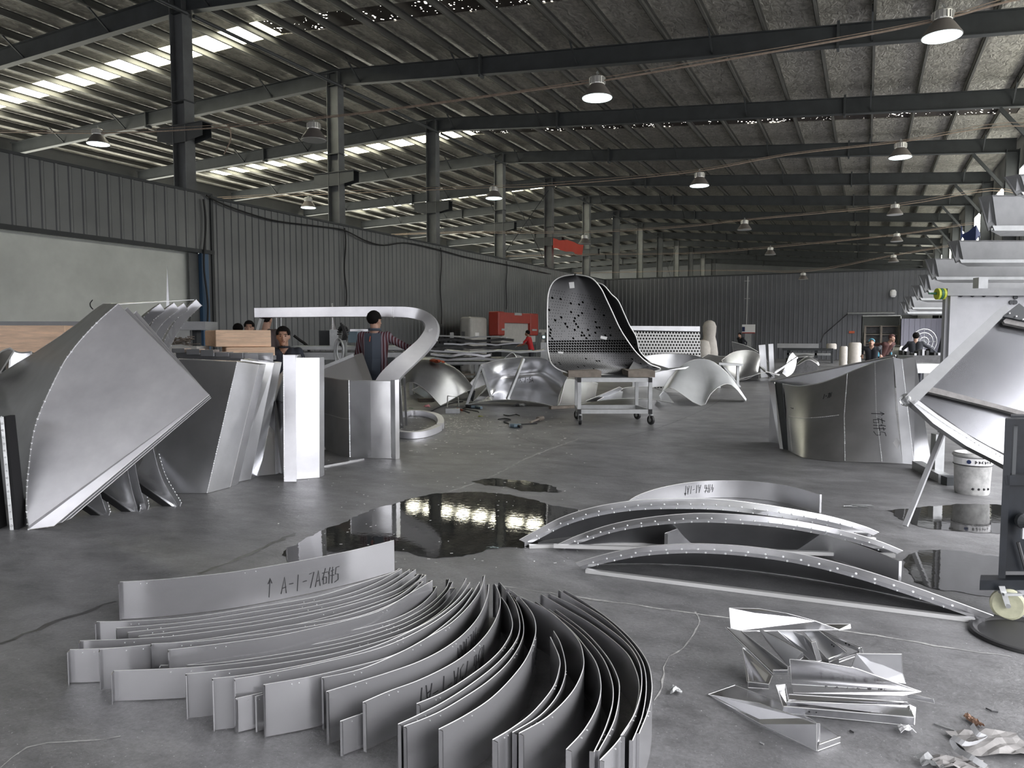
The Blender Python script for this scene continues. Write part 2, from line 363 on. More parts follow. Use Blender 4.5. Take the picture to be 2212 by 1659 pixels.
# handwriting: strokes on a 4 x 6 cell
GL = {'A': [[(0,0),(1.6,6),(3.2,0)],[(.6,2),(2.8,2.2)]], '1': [[(1.5,6),(1.3,0)]], '-': [[(.3,3),(2.8,3.2)]], '7': [[(0,5.6),(3,6),(1,0)]],
      '3': [[(.2,5.6),(2.6,5.8),(1.2,3.4),(2.8,2.2),(1.6,0),(0,.6)]], '5': [[(2.8,6),(.6,5.8),(.4,3.3),(2.4,3.2),(2.6,1),(.2,0)]],
      'Y': [[(0,4.8),(3.6,5)],[(2,6.4),(.2,2.2)],[(1,3),(1,.4),(3,.4),(3,3),(1,3)]], '#': [[(.9,6.4),(0,4)],[(.5,4.6),(.5,0)],[(1.5,5),(3.6,5.2)],[(1.2,3),(4,3.1)],[(2.6,6.4),(2.6,0)]],
      '4': [[(1.4,6),(.2,2.4),(3,2.6)],[(2.1,4.5),(2,0)]], '^': [[(.4,4.6),(1.4,6.6),(2.6,4.8)],[(1.4,6.6),(1.3,-.6)]], '6': [[(2.2,6),(.4,3),(.6,.3),(2.4,.4),(2.4,2.6),(.6,2.6)]],
      'L': [[(.6,6),(.4,.2),(2.8,.3)]], 'N': [[(0,0),(.3,6),(2.6,.4),(3,6)]], '.': [[(1,.2),(1.3,0)]], ' ': []}
def handwriting(text, fn, h, parent, name='marker_writing', r=.0022, slant=.12, wf=.62):
    mb = MB(); x = 0
    for ch in text:
        for st in GL.get(ch, GL['N']):
            pts = [fn((x+px+slant*py+random.uniform(-.1,.1))*h/6*wf, (py+random.uniform(-.15,.15))*h/6) for px, py in st]
            mb.tube(pts, r, 5)
        x += 4.3
    return mb.build(name, M['ink'], parent)
# ================================================================== building shell
XC = -15.75; XW = -15.45; XR = 4.8; XL = -33.0; YB = 46.2; YF = -12.0; YE = 88.0; HW = 4.97
def zb(x): return 9.42-(x+15.7)*.0785 if x > -15.7 else 9.45+(x+15.7)*.027      # underside of the rafters
RAFT = [13.7+6*k for k in range(13)]
def corrug(p0, p1, z0, z1, nrm, pitch=.25, dep=.022):
    p0 = V(p0); p1 = V(p1); L = (p1-p0).length; d = (p1-p0)/L; n = V(nrm); pts = []; x = 0
    while x < L:
        for fx, fd in ((0, 0), (.62, 0), (.7, 1), (.86, 1), (.94, 0)):
            q = min(L, x+fx*pitch); pts.append(p0+d*q+n*(dep*fd))
        x += pitch
    pts.append(p1); mb = MB()
    a = [p+V((0,0,z0)) for p in pts]; b = [p+V((0,0,z1)) for p in pts]; k = len(pts)
    mb.add(a+b, [(i, i+1, k+i+1, k+i) for i in range(k-1)])
    back = -n*.06
    mb.add([p0+back+V((0,0,z0)), p1+back+V((0,0,z0)), p1+back+V((0,0,z1)), p0+back+V((0,0,z1))], [(3,2,1,0)])
    mb.add([p0+V((0,0,z1)), p1+V((0,0,z1)), p1+back+V((0,0,z1)), p0+back+V((0,0,z1))], [(0,1,2,3)])
    return mb
M['wall'] = mat('dark_grey_wall_sheeting', (.125, .13, .133), .38, .15, var=.12, vscale=.7, rvar=.08)
M['wall_far'] = mat('blue_grey_wall_sheeting', (.125, .13, .14), .36, .15, var=.1, vscale=.7, rvar=.08)
M['wall_pale'] = mat('lavender_grey_sheeting', (.33, .33, .40), .5)
struct('floor', MB().box((XL, -30, -.1), (30, YE, 0)), M['floor'])
# roof lining, leaving the skylight strips open
SKY = [16.7, 28.7, 40.7, 52.7, 64.7, 76.7]
def roofpiece(mb, x0, x1, y0, y1, up=0.0):
    z0 = zb(x0)+.72+up; z1 = zb(x1)+.72+up
    mb.add([(x0,y0,z0),(x1,y0,z1),(x1,y1,z1),(x0,y1,z0),(x0,y0,z0+.05),(x1,y0,z1+.05),(x1,y1,z1+.05),(x0,y1,z0+.05)],
           [(0,3,2,1),(4,5,6,7),(0,1,5,4),(1,2,6,5),(2,3,7,6),(3,0,4,7)])
roof = MB(); ys = [YF]+[y for s in SKY for y in (s-.5, s+.5)]+[YE]
for i in range(0, len(ys), 2):
    roofpiece(roof, XL, -15.7, ys[i], ys[i+1]); roofpiece(roof, -15.7, XR+.3, ys[i], ys[i+1])
for s in SKY:
    roofpiece(roof, XL, -31.2, s-.5, s+.5); roofpiece(roof, 4.2, XR+.3, s-.5, s+.5)
struct('ceiling', roof, M['foil'])
for i, s in enumerate(SKY):
    struct('window_%d' % (i+1), (lambda m: (roofpiece(m, -31.2, -15.7, s-.5, s+.5, .03), m)[1])(MB()), M['skylight'])
    struct('window_%d' % (i+7), (lambda m: (roofpiece(m, -15.7, 4.2, s-.5, s+.5, .03), m)[1])(MB()), M['speckle'])
# partition on the column line, with the tall pale panelled opening near the front
struct('wall_left', corrug((XW, 13.98, 0), (XW, YB, 0), 0, HW, (1, 0, 0), .25), M['wall'])
struct('wall_left_header', corrug((XW+.02, YF, 0), (XW+.02, 14.2, 0), 3.57, 5.03, (1, 0, 0), .3, .02), M['wall'])
struct('trim_1', MB().box((XW-.05, YF, 3.50), (XW+.07, 14.25, 3.60)).box((XW-.02, 14.17, 0), (XW+.06, 14.25, HW+.05)).box((XW-.06, YF, 5.0), (XW+.05, 14.25, 5.06)).box((XW-.06, 14.2, HW-.03), (XW+.05, YB, HW+.03)), M['steel_dark'])
struct('door_1', MB().box((XW-.3, YF, 0), (XW-.2, 13.75, 3.52)), M['plaster'])
struct('trim_2', MB().box((XW-.22, 13.75, 0), (XW-.1, 13.85, 3.5)).box((XW-.2, YF, .0), (XW-.1, 13.7, 1.55)), M['white'])
struct('trim_3', MB().box((XW-.2, 13.86, 0), (XW+.03, 14.08, 3.5)), M['bluepaint'])
# end wall with a doorway
xd0 = PY(1863, 700, YB).x; xd1 = PY(1945, 700, YB).x; zd = PY(1900, 683, YB).z
struct('wall_back', corrug((XW, YB, 0), (xd0, YB, 0), 0, HW, (0, -1, 0), .26), M['wall_far'])
struct('wall_back_side', corrug((xd1, YB, 0), (XR, YB, 0), 0, 2.3, (0, -1, 0), .26), M['wall_pale'])
struct('wall_back_top', corrug((xd0, YB, 0), (XR, YB, 0), zd+.05, HW, (0, -1, 0), .26), M['wall_far'])
struct('door_2', MB().box((xd0, YB+2.5, 0), (xd1, YB+2.6, zd)).box((xd0-.05, YB, 0), (xd0, YB+2.5, zd)).box((xd1, YB, 0), (xd1+.05, YB+2.5, zd)).box((xd0, YB, zd), (xd1, YB+2.5, zd+.05)), M['plaster'])
struct('trim_4', MB().box((XW, YB-.06, HW-.02), (XR, YB+.03, HW+.05)), M['steel_dark'])
# outer side walls
struct('wall_right', corrug((XR, 44, 0), (XR, YE, 0), 0, 5.9, (-1, 0, 0), .3), M['wall_far'])
struct('wall_right_front', MB().box((XR, -3.6, 4.6), (XR+.06, 5.6, 8.5)).box((XR, YF, 0), (XR+.06, -3.6, 8.5)), M['wall'])
struct('wall_right_upper', corrug((XR, 5.6, 0), (XR, 44, 0), 4.6, 5.9, (-1, 0, 0), .3), M['wall_far'])
struct('wall_outer_left', corrug((XL, YF, 0), (XL, YE, 0), 0, 3.95, (1, 0, 0), .3), M['wall'])
struct('wall_front', MB().box((XL, YF-.1, 5.8), (XR, YF, 10.4)), M['wall'])
struct('wall_end', MB().box((XL, YE, 0), (XR, YE+.1, 10.4)), M['wall'])
wn = 13
for k, y in enumerate([13.7-6]+RAFT[:-1]):
    struct('window_%d' % wn, MB().box((XR+.02, y+.3, 5.95), (XR+.05, y+5.7, 7.35)), M['sidelight']); wn += 1
for k, y in enumerate([7.7]+RAFT[:-1]):
    struct('window_%d' % wn, MB().box((XL-.05, y+.3, 4.0), (XL-.02, y+5.7, 8.75)), M['sidelight_pale']); wn += 1  # high windows, extended down behind the partition as added light for the left roof
struct('trim_5', MB().box((XR, YF, 7.35), (XR+.06, YE, 8.8)).box((XL-.06, YF, 8.75), (XL, YE, 9.8)), M['wall'])
# floor joints and damp cracks
def groundline(px, w, m, name, jag=.5):
    pts = [G(*p) for p in px]; pts = resample(spline([tuple(p) for p in pts], 4), .06); mb = MB(); n = len(pts)
    L = []; R = []
    for i, p in enumerate(pts):
        d = (pts[min(i+1, n-1)]-pts[max(i-1, 0)]); s = V((-d.y, d.x, 0)).normalized(); ww = w*random.uniform(1-jag, 1+jag)
        j = s*random.uniform(-w, w)*.6
        L.append(p+s*ww/2+j); R.append(p-s*ww/2+j)
    mb.add([p+V((0,0,.0015)) for p in L+R], [(i, n+i, n+i+1, i+1) for i in range(n-1)])
    return struct(name, mb, m)
groundline([(1060,1262),(1250,1290),(1450,1318),(1570,1335),(1740,1352),(1900,1375),(2050,1400),(2212,1422)], .013, M['joint'], 'trim_6', .7)
groundline([(870,1092),(960,1066),(1060,1030),(1150,985),(1260,945)], .022, M['joint'], 'trim_7', .4)
groundline([(0,1392),(90,1358),(180,1322),(255,1298)], .035, M['crack'], 'trim_8', .6)
groundline([(430,1240),(520,1205),(600,1170),(640,1150)], .03, M['crack'], 'trim_9', .6)
groundline([(0,1659),(60,1615),(130,1603),(215,1600),(290,1583)], .006, M['joint'], 'trim_10', .6)
groundline([(1500,1322),(1512,1345),(1480,1395),(1440,1425),(1430,1480),(1412,1520)], .007, M['joint'], 'trim_11', .7)
groundline([(1100,935),(1180,962),(1290,955),(1420,925),(1520,885),(1560,862)], .012, M['crack'], 'trim_12', .5)
# ------------------------------------------------------------------ columns
def H(mb, x, y, z0, z1, dx=.45, dy=.30, t=.02):
    mb.box((x-dx/2, y-dy/2, z0), (x-dx/2+t, y+dy/2, z1)); mb.box((x+dx/2-t, y-dy/2, z0), (x+dx/2, y+dy/2, z1)); mb.box((x-dx/2+t, y-t/2, z0), (x+dx/2-t, y+t/2, z1))
    return mb
for k, y in enumerate(RAFT):
    c = thing('steel_column', (XC, y, 0), 'grey steel H column rising behind the dark partition, %s along the row from the front' % ORD[k] if y < YB else 'dark steel column beyond the end wall, %s past it' % ORD[k-6], 'column', 'columns along the partition line')
    H(MB(), XC, y, 0, 9.85).build('shaft', M['steel_col'], c)
    if y < YB:
        cb = MB(); z = 6.25
        for sy in (-.14, .14): cb.prism([(XC-.23, y+sy, z), (XC-.8, y+sy, z+.1), (XC-.8, y+sy, z+.42), (XC+.8, y+sy, z+.42), (XC+.8, y+sy, z+.1), (XC+.23, y+sy, z)], (0, .012, 0))
        cb.box((XC-.82, y-.17, z+.42), (XC+.82, y+.17, z+.44)); cb.build('corbel', M['steel_dark'], c)
        MB().box((XC-.26, y-.17, 7.25), (XC+.26, y+.17, 7.28)).build('stiffener', M['steel_dark'], c)
for k, y in enumerate(RAFT[1:9]):
    c = thing('wall_column', (4.5, y, 0), 'dark steel column against the outer wall of high windows, %s from the front' % ORD[k], 'column', 'columns under the right eave')
    H(MB(), 4.5, y, 0, 7.95, .4, .28).build('shaft', M['steel_dark'], c)
    MB().bar((4.32, y, 6.6), (3.3, y, 7.9), .1, .1).build('knee_brace', M['steel_dark'], c)
    b = MB(); b.bar((4.3, y-.1, 5.6), (3.8, y-.1, 5.6), .04, .04).bar((4.3, y-.1, 5.2), (3.8, y-.1, 5.5), .04, .04); b.build('bracket', M['galv'], c)
# ------------------------------------------------------------------ rafters
def rafter(y, k):
    r = thing('roof_rafter', (-15.7, y, 9.4), 'dark tapered steel roof beam spanning the hall, %s one back from the front' % ORD[k], 'roof beam', 'roof beams across the hall')
    for nm, xs in (('beam', [-15.7, -9, -2, 4.6]), ('beam', [-15.7, -22, -28, -32.8])):
        mb = MB()
        for a, b in zip(xs, xs[1:]):
            za, zb_ = zb(a), zb(b)
            for (yy0, yy1, l0, l1) in ((-.1, .1, 0, .02), (-.012, .012, .02, .48), (-.1, .1, .48, .5)):
                mb.add([(a, y+yy0, za+l0), (b, y+yy0, zb_+l0), (b, y+yy1, zb_+l0), (a, y+yy1, za+l0), (a, y+yy0, za+l1), (b, y+yy0, zb_+l1), (b, y+yy1, zb_+l1), (a, y+yy1, za+l1)],
                       [(0,1,2,3),(7,6,5,4),(0,4,5,1),(1,5,6,2),(2,6,7,3),(3,7,4,0)])
        mb.build(nm, M['steel_dark'], r)
    for x in (-.8, -10.4, -24.5): MB().box((x-.03, y-.13, zb(x)-.07), (x+.03, y+.13, zb(x)+.57)).build('splice_plate', M['steel_dark'], r)
    if y < 50:
        for x in PUR[2::3]:
            MB().bar((x, y+.02, zb(x)+.06), (x+.0, y-.75, zb(x)+.62), .04, .04).build('fly_brace', M['steel_dark'], r)
PUR = [-.07+1.222*k for k in range(-26, 4)]
for k, y in enumerate(RAFT): rafter(y, k)
def purlin(x, lab):
    z = zb(x)+.5; s = 1; mb = MB(); t = .012
    mb.box((x, YF, z), (x+t, YE, z+.2)); mb.box((x, YF, z), (x+.075, YE, z+t)); mb.box((x, YF, z+.2-t), (x+.075, YE, z+.2)); mb.box((x+.075-t, YF, z+t), (x+.075, YE, z+.03))
    tag(mb.build('roof_purlin', M['purlin']), lab, 'purlin', 'purlins under the roof lining')
right = [x for x in PUR if x > -15.75]; left = [x for x in PUR if x <= -15.75][::-1]
for i, x in enumerate(right): purlin(x, 'thin grey roof purlin running lengthwise, %s on the window side of the column row' % ORD[i])
for i, x in enumerate(left): purlin(x, 'thin grey roof purlin running lengthwise beyond the column row, %s away from it' % ORD[i])
for k, (a, b) in enumerate(zip([7.7]+RAFT[:8], RAFT[:9])):
    mb = MB().tube([(XC+.35, a+.1, 9.36), (XC+.35, b-.1, 9.36)], .05, 8)
    mb.tube([(XC+.35, b-1.2, 9.36), (XC+.02, b-.05, 9.85)], .02, 6)
    tag(mb.build('ridge_strut', M['steel_dark']), 'round steel strut tying the column heads in the %s bay' % ORD[k], 'strut', 'struts between column heads')
for k, (y0, y1) in enumerate(((RAFT[3]+.2, RAFT[4]-.2), (RAFT[8]+.2, RAFT[9]-.2))):
    for s, (za, zc), w in ((0, (9.2, 5.1), 'falling away from the camera'), (1, (5.1, 9.2), 'rising away from the camera')):
        tag(MB().tube([(XC+.018*(2*s-1), y0-.045, za), (XC+.018*(2*s-1), y1+.045, zc)], .018, 6).build('brace_rod', M['steel_dark']), 'thin diagonal bracing rod %s between %s columns' % (w, ('the fourth and fifth', 'the distant')[k]), 'brace rod', 'diagonal rods between columns')
# ------------------------------------------------------------------ hanging lamps on ropes
def lamp(u, v, Y, lit, lab):
    c = PY(u, v, Y); t = thing('hanging_lamp', c, lab, 'lamp', 'high bay lamps hanging from the ropes'); r = .27
    MB().lathe([(r, -.09), (r*.97, -.07), (r*.62, .07), (r*.44, .13), (r*.43, .14), (r*.40, .12), (r*.58, .06), (r*.93, -.08)], c, 28).build('lamp_shade', M['lampshade'], t, smooth=.5)
    b = MB().lathe([(.125, .13), (.13, .15), (.13, .25), (.10, .27), (.03, .29)], c, 20)
    for k in range(16):
        a = 2*pi*k/16; b.bar(c+V((.13*cos(a), .13*sin(a), .19)), c+V((.145*cos(a), .145*sin(a), .19)), .01, .1)
    b.build('heat_sink', M['lampbody'], t)
    MB().lathe([(r*.94, -.1), (r*.95, -.092)], c, 28).build('light_disc', M['lamplit'] if lit else M['lampoff'], t)
    rp = [V(q) for q in spline([tuple(PY(a, b, c.y)) for a, b in min(ROPES, key=lambda r_: abs(r_[0]-Y))[1]], 8)]; q = min(rp, key=lambda q: abs(q.x-c.x)); zr = max(q.z-c.z, .34)
    h = MB().tube([c+V((0,0,.28)), c+V((0,0,.32)), c+V((.03,0,zr-.03)), c+V((0,0,zr+.02)), c+V((-.02,0,zr-.01))], .009, 6); h.build('hook', M['galv'], t)
    return t
LAMPS = [(212,303,12.5,1,'lit lamp over the pale panelled opening, front rope'), (678,293,12.5,0,'unlit lamp on the front rope beside the second column'), (1290,200,12.5,1,'lit lamp hanging in the middle of the front rope'),
 (2035,65,12.5,1,'largest lit lamp, on the front rope near the outer wall'), (666,443,21,1,'lit lamp low over the dark partition, second rope'), (1067,422,21,1,'lit lamp on the second rope beside the fourth column'),
 (1511,394,21,1,'lit lamp in the middle of the second rope'), (1945,332,21,1,'lit lamp on the second rope near the outer wall'), (936,511,29.6,0,'unlit lamp on the third rope in front of the third column'),
 (1263,522,29.6,0,'unlit lamp on the third rope beside the red banner'), (1608,491,29.6,0,'unlit lamp in the middle of the third rope'), (1933,458,29.6,0,'unlit lamp on the third rope near the outer wall'),
 (1664,546,38.5,0,'unlit lamp in the middle of the fourth rope'), (1937,517,38.5,0,'unlit lamp on the fourth rope near the outer wall'), (1735,600,44.2,0,'small unlit lamp before the top of the end wall'),
 (1930,562,44.2,0,'small unlit lamp above the end wall near the outer wall')]
ROPES = [(12.5, [(-120,290),(200,288),(440,278),(740,250),(1100,202),(1290,176),(1500,141),(1800,89),(2035,42),(2260,-12)], 'front'),
 (21, [(420,432),(740,418),(1044,406),(1179,401),(1480,374),(1700,335),(1945,307),(2180,272)], 'second'),
 (29.6, [(700,515),(943,504),(1250,503),(1480,490),(1608,476),(1932,445),(2141,412)], 'third'),
 (38.5, [(1180,552),(1480,548),(1664,535),(1936,508),(2115,483)], 'fourth'), (44.2, [(1500,585),(1735,587),(1925,553),(2070,530)], 'last')]
for a in LAMPS: lamp(*a)
for Y, px, nm in ROPES:
    pts = [PY(u, v, Y) for u, v in px]; pts = [V((XL, Y, pts[0].z+.3))]+[p for p in pts if p.x < XR-.3]+[V((XR, Y, 5.85))]; mb = MB().tube(spline([tuple(p) for p in pts], 4), .016 if Y < 20 else .013, 6)
    p2 = spline([tuple(p+V((0, .03, .03+.06*random.random()))) for p in pts], 4); mb.tube(p2, .007, 5)
    tag(mb.build('lamp_rope', M['rope']), 'tan %s rope and cable carrying lamps across the hall' % nm, 'rope', 'ropes carrying the lamps')
tag(MB().tube(spline([tuple(PY(u, v, 12.45)) for u, v in ((492,270),(498,285),(497,305),(484,333))], 5), .014, 6).build('rope_end', M['rope']), 'loose pale rope end dangling from the front lamp rope', 'rope')
# cables on the partition
pts = [PX(u, v, XW+.12) for u, v in ((446,422),(480,440),(540,462),(600,478),(680,488),(742,497),(790,520),(830,530),(880,525),(950,540),(1010,556),(1095,572),(1190,592))]
tag(MB().tube(spline([tuple(p) for p in pts], 5), .022, 6).build('power_cable', M['cable']), 'black cable sagging along the top edge of the dark partition', 'cable')
for u, v1, nm in ((447, 700, 'beside the blue door jamb'), (747, 660, 'below the second column'), (953, 700, 'below the third column'), (1094, 668, 'above the red press')):
    t = PX(u, v1, XW+.1); zt = HW-.1
    pts = [(XW+.1, t.y+.05*sin(i*1.3), zt+(t.z-zt)*i/7) for i in range(8)]
    tag(MB().tube(spline(pts, 3), .025, 6).build('drop_cable', M['cable']), 'black cable hanging straight down the partition %s' % nm, 'cable', 'cables dropping down the partition')
# red banner between columns
XB = XW+.95
a = PX(1195, 514, XB); b = PX(1259, 527, XB); c = PX(1259, 551, XB); d = PX(1195, 536, XB)
rows = [[a.lerp(b, i/12)+V((.05*sin(i*1.7), 0, -.05*sin(i*.8))) for i in range(13)], [d.lerp(c, i/12)+V((.06*sin(i*1.9), 0, .04*sin(i*1.1))) for i in range(13)]]
t = MB().slab(rows, .01).build('red_banner', M['redcloth'], smooth=.6); tag(t, 'red cloth banner strung between two distant columns', 'banner')
# ================================================================== fan of curved strips in front
STR = []
def strip(px, h, lab, lip=.02, lip_dir=1, ink=None, m='alu_strip', endlip=True, z0=0.003):
    top = [G(u, v, h+z0) for u, v in px]
    C = [V(p) for p in spline([tuple(p) for p in top], 6)]
    t = thing('curved_strip', V((C[0].x, C[0].y, 0)), lab, 'metal strip', 'curved aluminium strips standing on edge')
    n = len(C)
    mb = MB().slab([[V((p.x, p.y, z0)) for p in C], [V((p.x, p.y, z0+h*.5)) for p in C], [V((p.x, p.y, z0+h)) for p in C]], .003)
    mb.build('web', M[m], t, smooth=.7)
    MB().tube([V((p.x, p.y, z0+h)) for p in C], .0016, 4).build('edge_glint', M['alu_edge'], t)  # thin pale line painting the light caught along the top edge
    # folded end lips
    for e, (i, j) in enumerate(((0, 1), (n-1, n-2))):
        if e == 1 and not endlip: continue
        d = (C[j]-C[i]); d.z = 0; d.normalize(); s = V((-d.y, d.x, 0))*(lip_dir if e == 0 else -lip_dir)
        if s.y > 0 and e == 0: s = -s
        p = C[i]; q = p+s*lip+d*.004
        MB().slab([[V((p.x, p.y, z0)), V((q.x, q.y, z0))], [V((p.x, p.y, z0+h)), V((q.x, q.y, z0+h*.985))]], .003).build('end_lip', M['alu_bright'], t)
    # rivet holes near the top edge
    for f in (.12, .16, .55, .58):
        i = int(f*(n-1)); p = C[i]; d = (C[i+1]-C[i]); s = V((d.y, -d.x, 0)).normalized()
        MB().ball(V((p.x, p.y, z0+h-.014))+s*.0022, .0024, 1).build('rivet', M['weld'], t)
    if ink:
        txt, i0, hh, flip = ink; L = [0]
        for a, b in zip(C, C[1:]): L.append(L[-1]+(b-a).length)
        def fn(x, y):
            s = L[-1]*i0+(-x if flip else x); s = max(.001, min(L[-1]-.002, s)); k = max(i for i in range(n) if L[i] <= s); k = min(k, n-2)
            p = C[k].lerp(C[k+1], (s-L[k])/(L[k+1]-L[k])); d = C[k+1]-C[k]; nn = V((d.y, -d.x, 0)).normalized()
            zz = z0+.03+y if not flip else z0+h-.03-y
            return V((p.x, p.y, zz))+nn*.0026
        handwriting(txt, fn, hh, t)
    STR.append(t); return t
strip([(259,1257),(330,1253),(400,1247),(507,1235),(646,1212),(760,1189),(851,1167)], .19, 'tall flat strip at the back of the fan, arrow and black writing on its face', .03, ink=('^ A-1-7AY#5', .47, .085, False))
strip([(209,1343),(300,1341),(400,1334),(520,1317),(678,1290),(760,1266),(840,1240),(863,1228)], .135, 'plain thin strip directly in front of the tall back strip')
strip([(252,1357),(400,1344),(520,1326),(710,1294),(800,1265),(868,1229)], .13, 'thin strip second in front of the tall back strip, end notched')
strip([(276,1366),(400,1352),(540,1334),(720,1300),(820,1268),(885,1230)], .13, 'thin strip third in front of the tall back strip')
strip([(300,1374),(420,1360),(560,1341),(730,1308),(830,1274),(898,1230)], .13, 'thin strip fourth in front of the tall back strip')
strip([(173,1384),(290,1380),(393,1372),(583,1345),(720,1316),(840,1281),(885,1255),(904,1240)], .14, 'long low strip whose end shows left of the wide plain end plate')
strip([(151,1403),(190,1402),(300,1396),(460,1380),(600,1357),(740,1324),(850,1287),(900,1256),(913,1240)], .138, 'strip with the leftmost end of the whole fan', .025)
strip([(215,1403),(290,1396),(425,1383),(520,1369),(620,1352),(740,1331),(850,1293),(905,1254),(920,1242)], .165, 'tall strip with a wide bare end plate next to the leftmost end', .022)
strip([(327,1391),(430,1385),(520,1375),(640,1358),(780,1330),(870,1292),(914,1256)], .17, 'strip ending just left of the small stacked folds', ink=('Y.', .42, .05, False))
strip([(363,1404),(488,1389),(615,1370),(773,1334),(835,1312),(885,1282),(920,1262),(934,1254)], .17, 'strip with writing along its lower middle, behind the stacked folds', ink=('6 A-1-5', .5, .06, False))
strip([(406,1413),(520,1404),(630,1388),(740,1366),(840,1341),(898,1314),(930,1287),(943,1267)], .12, 'short-ended strip directly behind the stacked folds')
strip([(377,1428),(480,1420),(600,1405),(740,1379),(850,1347),(920,1311),(960,1275),(971,1251)], .1, 'low strip forming the upper of the stacked folds')
strip([(347,1437),(450,1434),(580,1417),(740,1388),(860,1352),(925,1318),(964,1281),(978,1257)], .1, 'low strip forming the lower of the stacked folds')
strip([(246,1449),(393,1443),(500,1434),(615,1419),(740,1396),(840,1369),(898,1344),(950,1311),(985,1270)], .12, 'shallow strip with a long plain end lying nearest the pale floor patch', .03)
strip([(401,1456),(480,1448),(583,1436),(720,1412),(840,1379),(910,1350),(965,1310),(996,1270),(1007,1249)], .168, 'strip with a square-cut plain end right of the long shallow one', .01)
strip([(458,1466),(550,1455),(680,1431),(790,1403),(870,1371),(940,1334),(990,1293),(1015,1258)], .19, 'strip with greenish square end in the middle of the fan', .01)
strip([(505,1467),(600,1451),(700,1430),(800,1406),(870,1380),(940,1342),(992,1302),(1020,1270)], .188, 'strip behind the small boxed end fragments', .012)
strip([(511,1485),(600,1467),(720,1442),(830,1410),(905,1376),(960,1340),(1004,1300),(1024,1272)], .15, 'inner strip with a bright folded top behind the boxed fragments', .012)
strip([(569,1479),(630,1469),(678,1460),(760,1441),(840,1419),(900,1391),(945,1361),(993,1320),(1020,1284),(1036,1257)], .19, 'strip with the broad two-tone end plate in the middle of the fan', .008)
strip([(509,1509),(535,1503),(567,1496)], .125, 'short square fragment standing before the two-tone end plate', .01)
strip([(551,1505),(560,1502),(568,1500)], .13, 'narrow upright fragment wedged beside the two-tone end plate', .004, endlip=False)
strip([(695,1464),(780,1445),(867,1408),(920,1379),(970,1349),(1010,1312),(1037,1275),(1047,1243)], .19, 'strip behind the pair with folded ends, its tip rising highest', .012)
strip([(705,1494),(780,1471),(841,1452),(905,1429),(961,1400),(1005,1366),(1036,1328),(1052,1290),(1056,1262)], .188, 'strip with folded end and black smudged letters halfway', .01, ink=('-51L.VHI', .66, .07, True))
strip([(735,1558),(760,1549),(784,1541)], .12, 'short bright fragment standing alone before the written strips', .008)
strip([(784,1517),(840,1493),(898,1472),(950,1448),(993,1423),(1030,1393),(1060,1357),(1078,1318),(1080,1287),(1069,1261)], .172, 'wide strip with two lines of upside-down black writing', .012, ink=('#5Y 75A-1-A1', .5, .085, True))
strip([(900,1520),(950,1499),(1000,1470),(1056,1429),(1090,1392),(1107,1352),(1098,1313),(1083,1290)], .17, 'shiny strip with boxed end, inside the upside-down writing', .014)
strip([(860,1564),(900,1546),(960,1515),(1020,1476),(1075,1432),(1112,1388),(1123,1352),(1115,1310),(1098,1280),(1080,1258)], .178, 'rear one of two strips nested with folded ends side by side', .012)
strip([(872,1569),(940,1542),(1000,1508),(1056,1470),(1100,1428),(1126,1385),(1131,1350),(1121,1310),(1101,1280)], .175, 'front one of two strips nested with folded ends side by side', .012)
strip([(948,1575),(1000,1548),(1056,1512),(1100,1470),(1135,1425),(1154,1380),(1157,1350),(1148,1322),(1122,1290),(1098,1271)], .195, 'broad strip with a folded end and faint writing at its bend', .014, ink=('VY-1A1', .62, .07, True))
strip([(1064,1598),(1104,1574),(1151,1538),(1193,1487),(1207,1449),(1208,1420),(1189,1376)], .19, 'innermost thin strip left of the gap of bare floor', .018, endlip=False)
strip([(1107,1582),(1167,1545),(1205,1500),(1221,1455),(1219,1420),(1209,1386),(1196,1363)], .185, 'thin strip nested close behind the innermost one', .016, endlip=False)
strip([(1121,1584),(1183,1548),(1234,1497),(1258,1450),(1260,1417),(1249,1382),(1216,1345),(1183,1318),(1120,1287)], .2, 'broadest matt-faced strip curling round the bare floor', .016)
strip([(1223,1619),(1262,1576),(1290,1525),(1298,1480),(1288,1433),(1263,1395),(1230,1357),(1192,1325),(1158,1300)], .2, 'strip curving outside the broad matt-faced one', .016)
strip([(1283,1624),(1309,1568),(1324,1512),(1320,1465),(1297,1414),(1249,1362),(1186,1316)], .19, 'thin strip, inner of a tight pair on the window side of the fan', .014)
strip([(1293,1622),(1327,1555),(1338,1490),(1330,1452),(1306,1411),(1262,1363),(1201,1317)], .19, 'thin strip, outer of a tight pair on the window side of the fan', .012)
strip([(1296,1642),(1335,1600),(1367,1549),(1381,1487),(1370,1439),(1345,1401),(1282,1351),(1218,1313),(1170,1284)], .18, 'dark-faced strip crossing behind the tight pair', .012)
strip([(1341,1589),(1372,1538),(1386,1480),(1380,1430),(1352,1388),(1300,1347),(1245,1311),(1187,1283)], .185, 'strip with a flat bright end plate between the outer strips', .012)
strip([(1366,1600),(1388,1543),(1396,1480),(1387,1428),(1354,1380),(1305,1335),(1244,1297),(1208,1275)], .18, 'second outermost strip of the fan', .01)
strip([(1380,1585),(1402,1528),(1408,1477),(1397,1427),(1362,1379),(1313,1335),(1258,1297),(1220,1275)], .18, 'outermost strip of the fan facing the scrap pile', .012)
# ================================================================== group of welded panels on the left
def seam(path, t, r=.006, step=.02, name='weld_seam'):
    return MB().tube(path, r*.45, 5).beads(path, step, r).build(name, M['weld'], t)
def facet(t, poly, thick=.004, m='alu', name='panel', back=None):
    mb = MB(); n = (poly[1]-poly[0]).cross(poly[2]-poly[0]).normalized()
    if n.dot(poly[0]-O) > 0: n = -n
    mb.prism(poly, -n*(back or thick)); return mb.build(name, M[m], t)
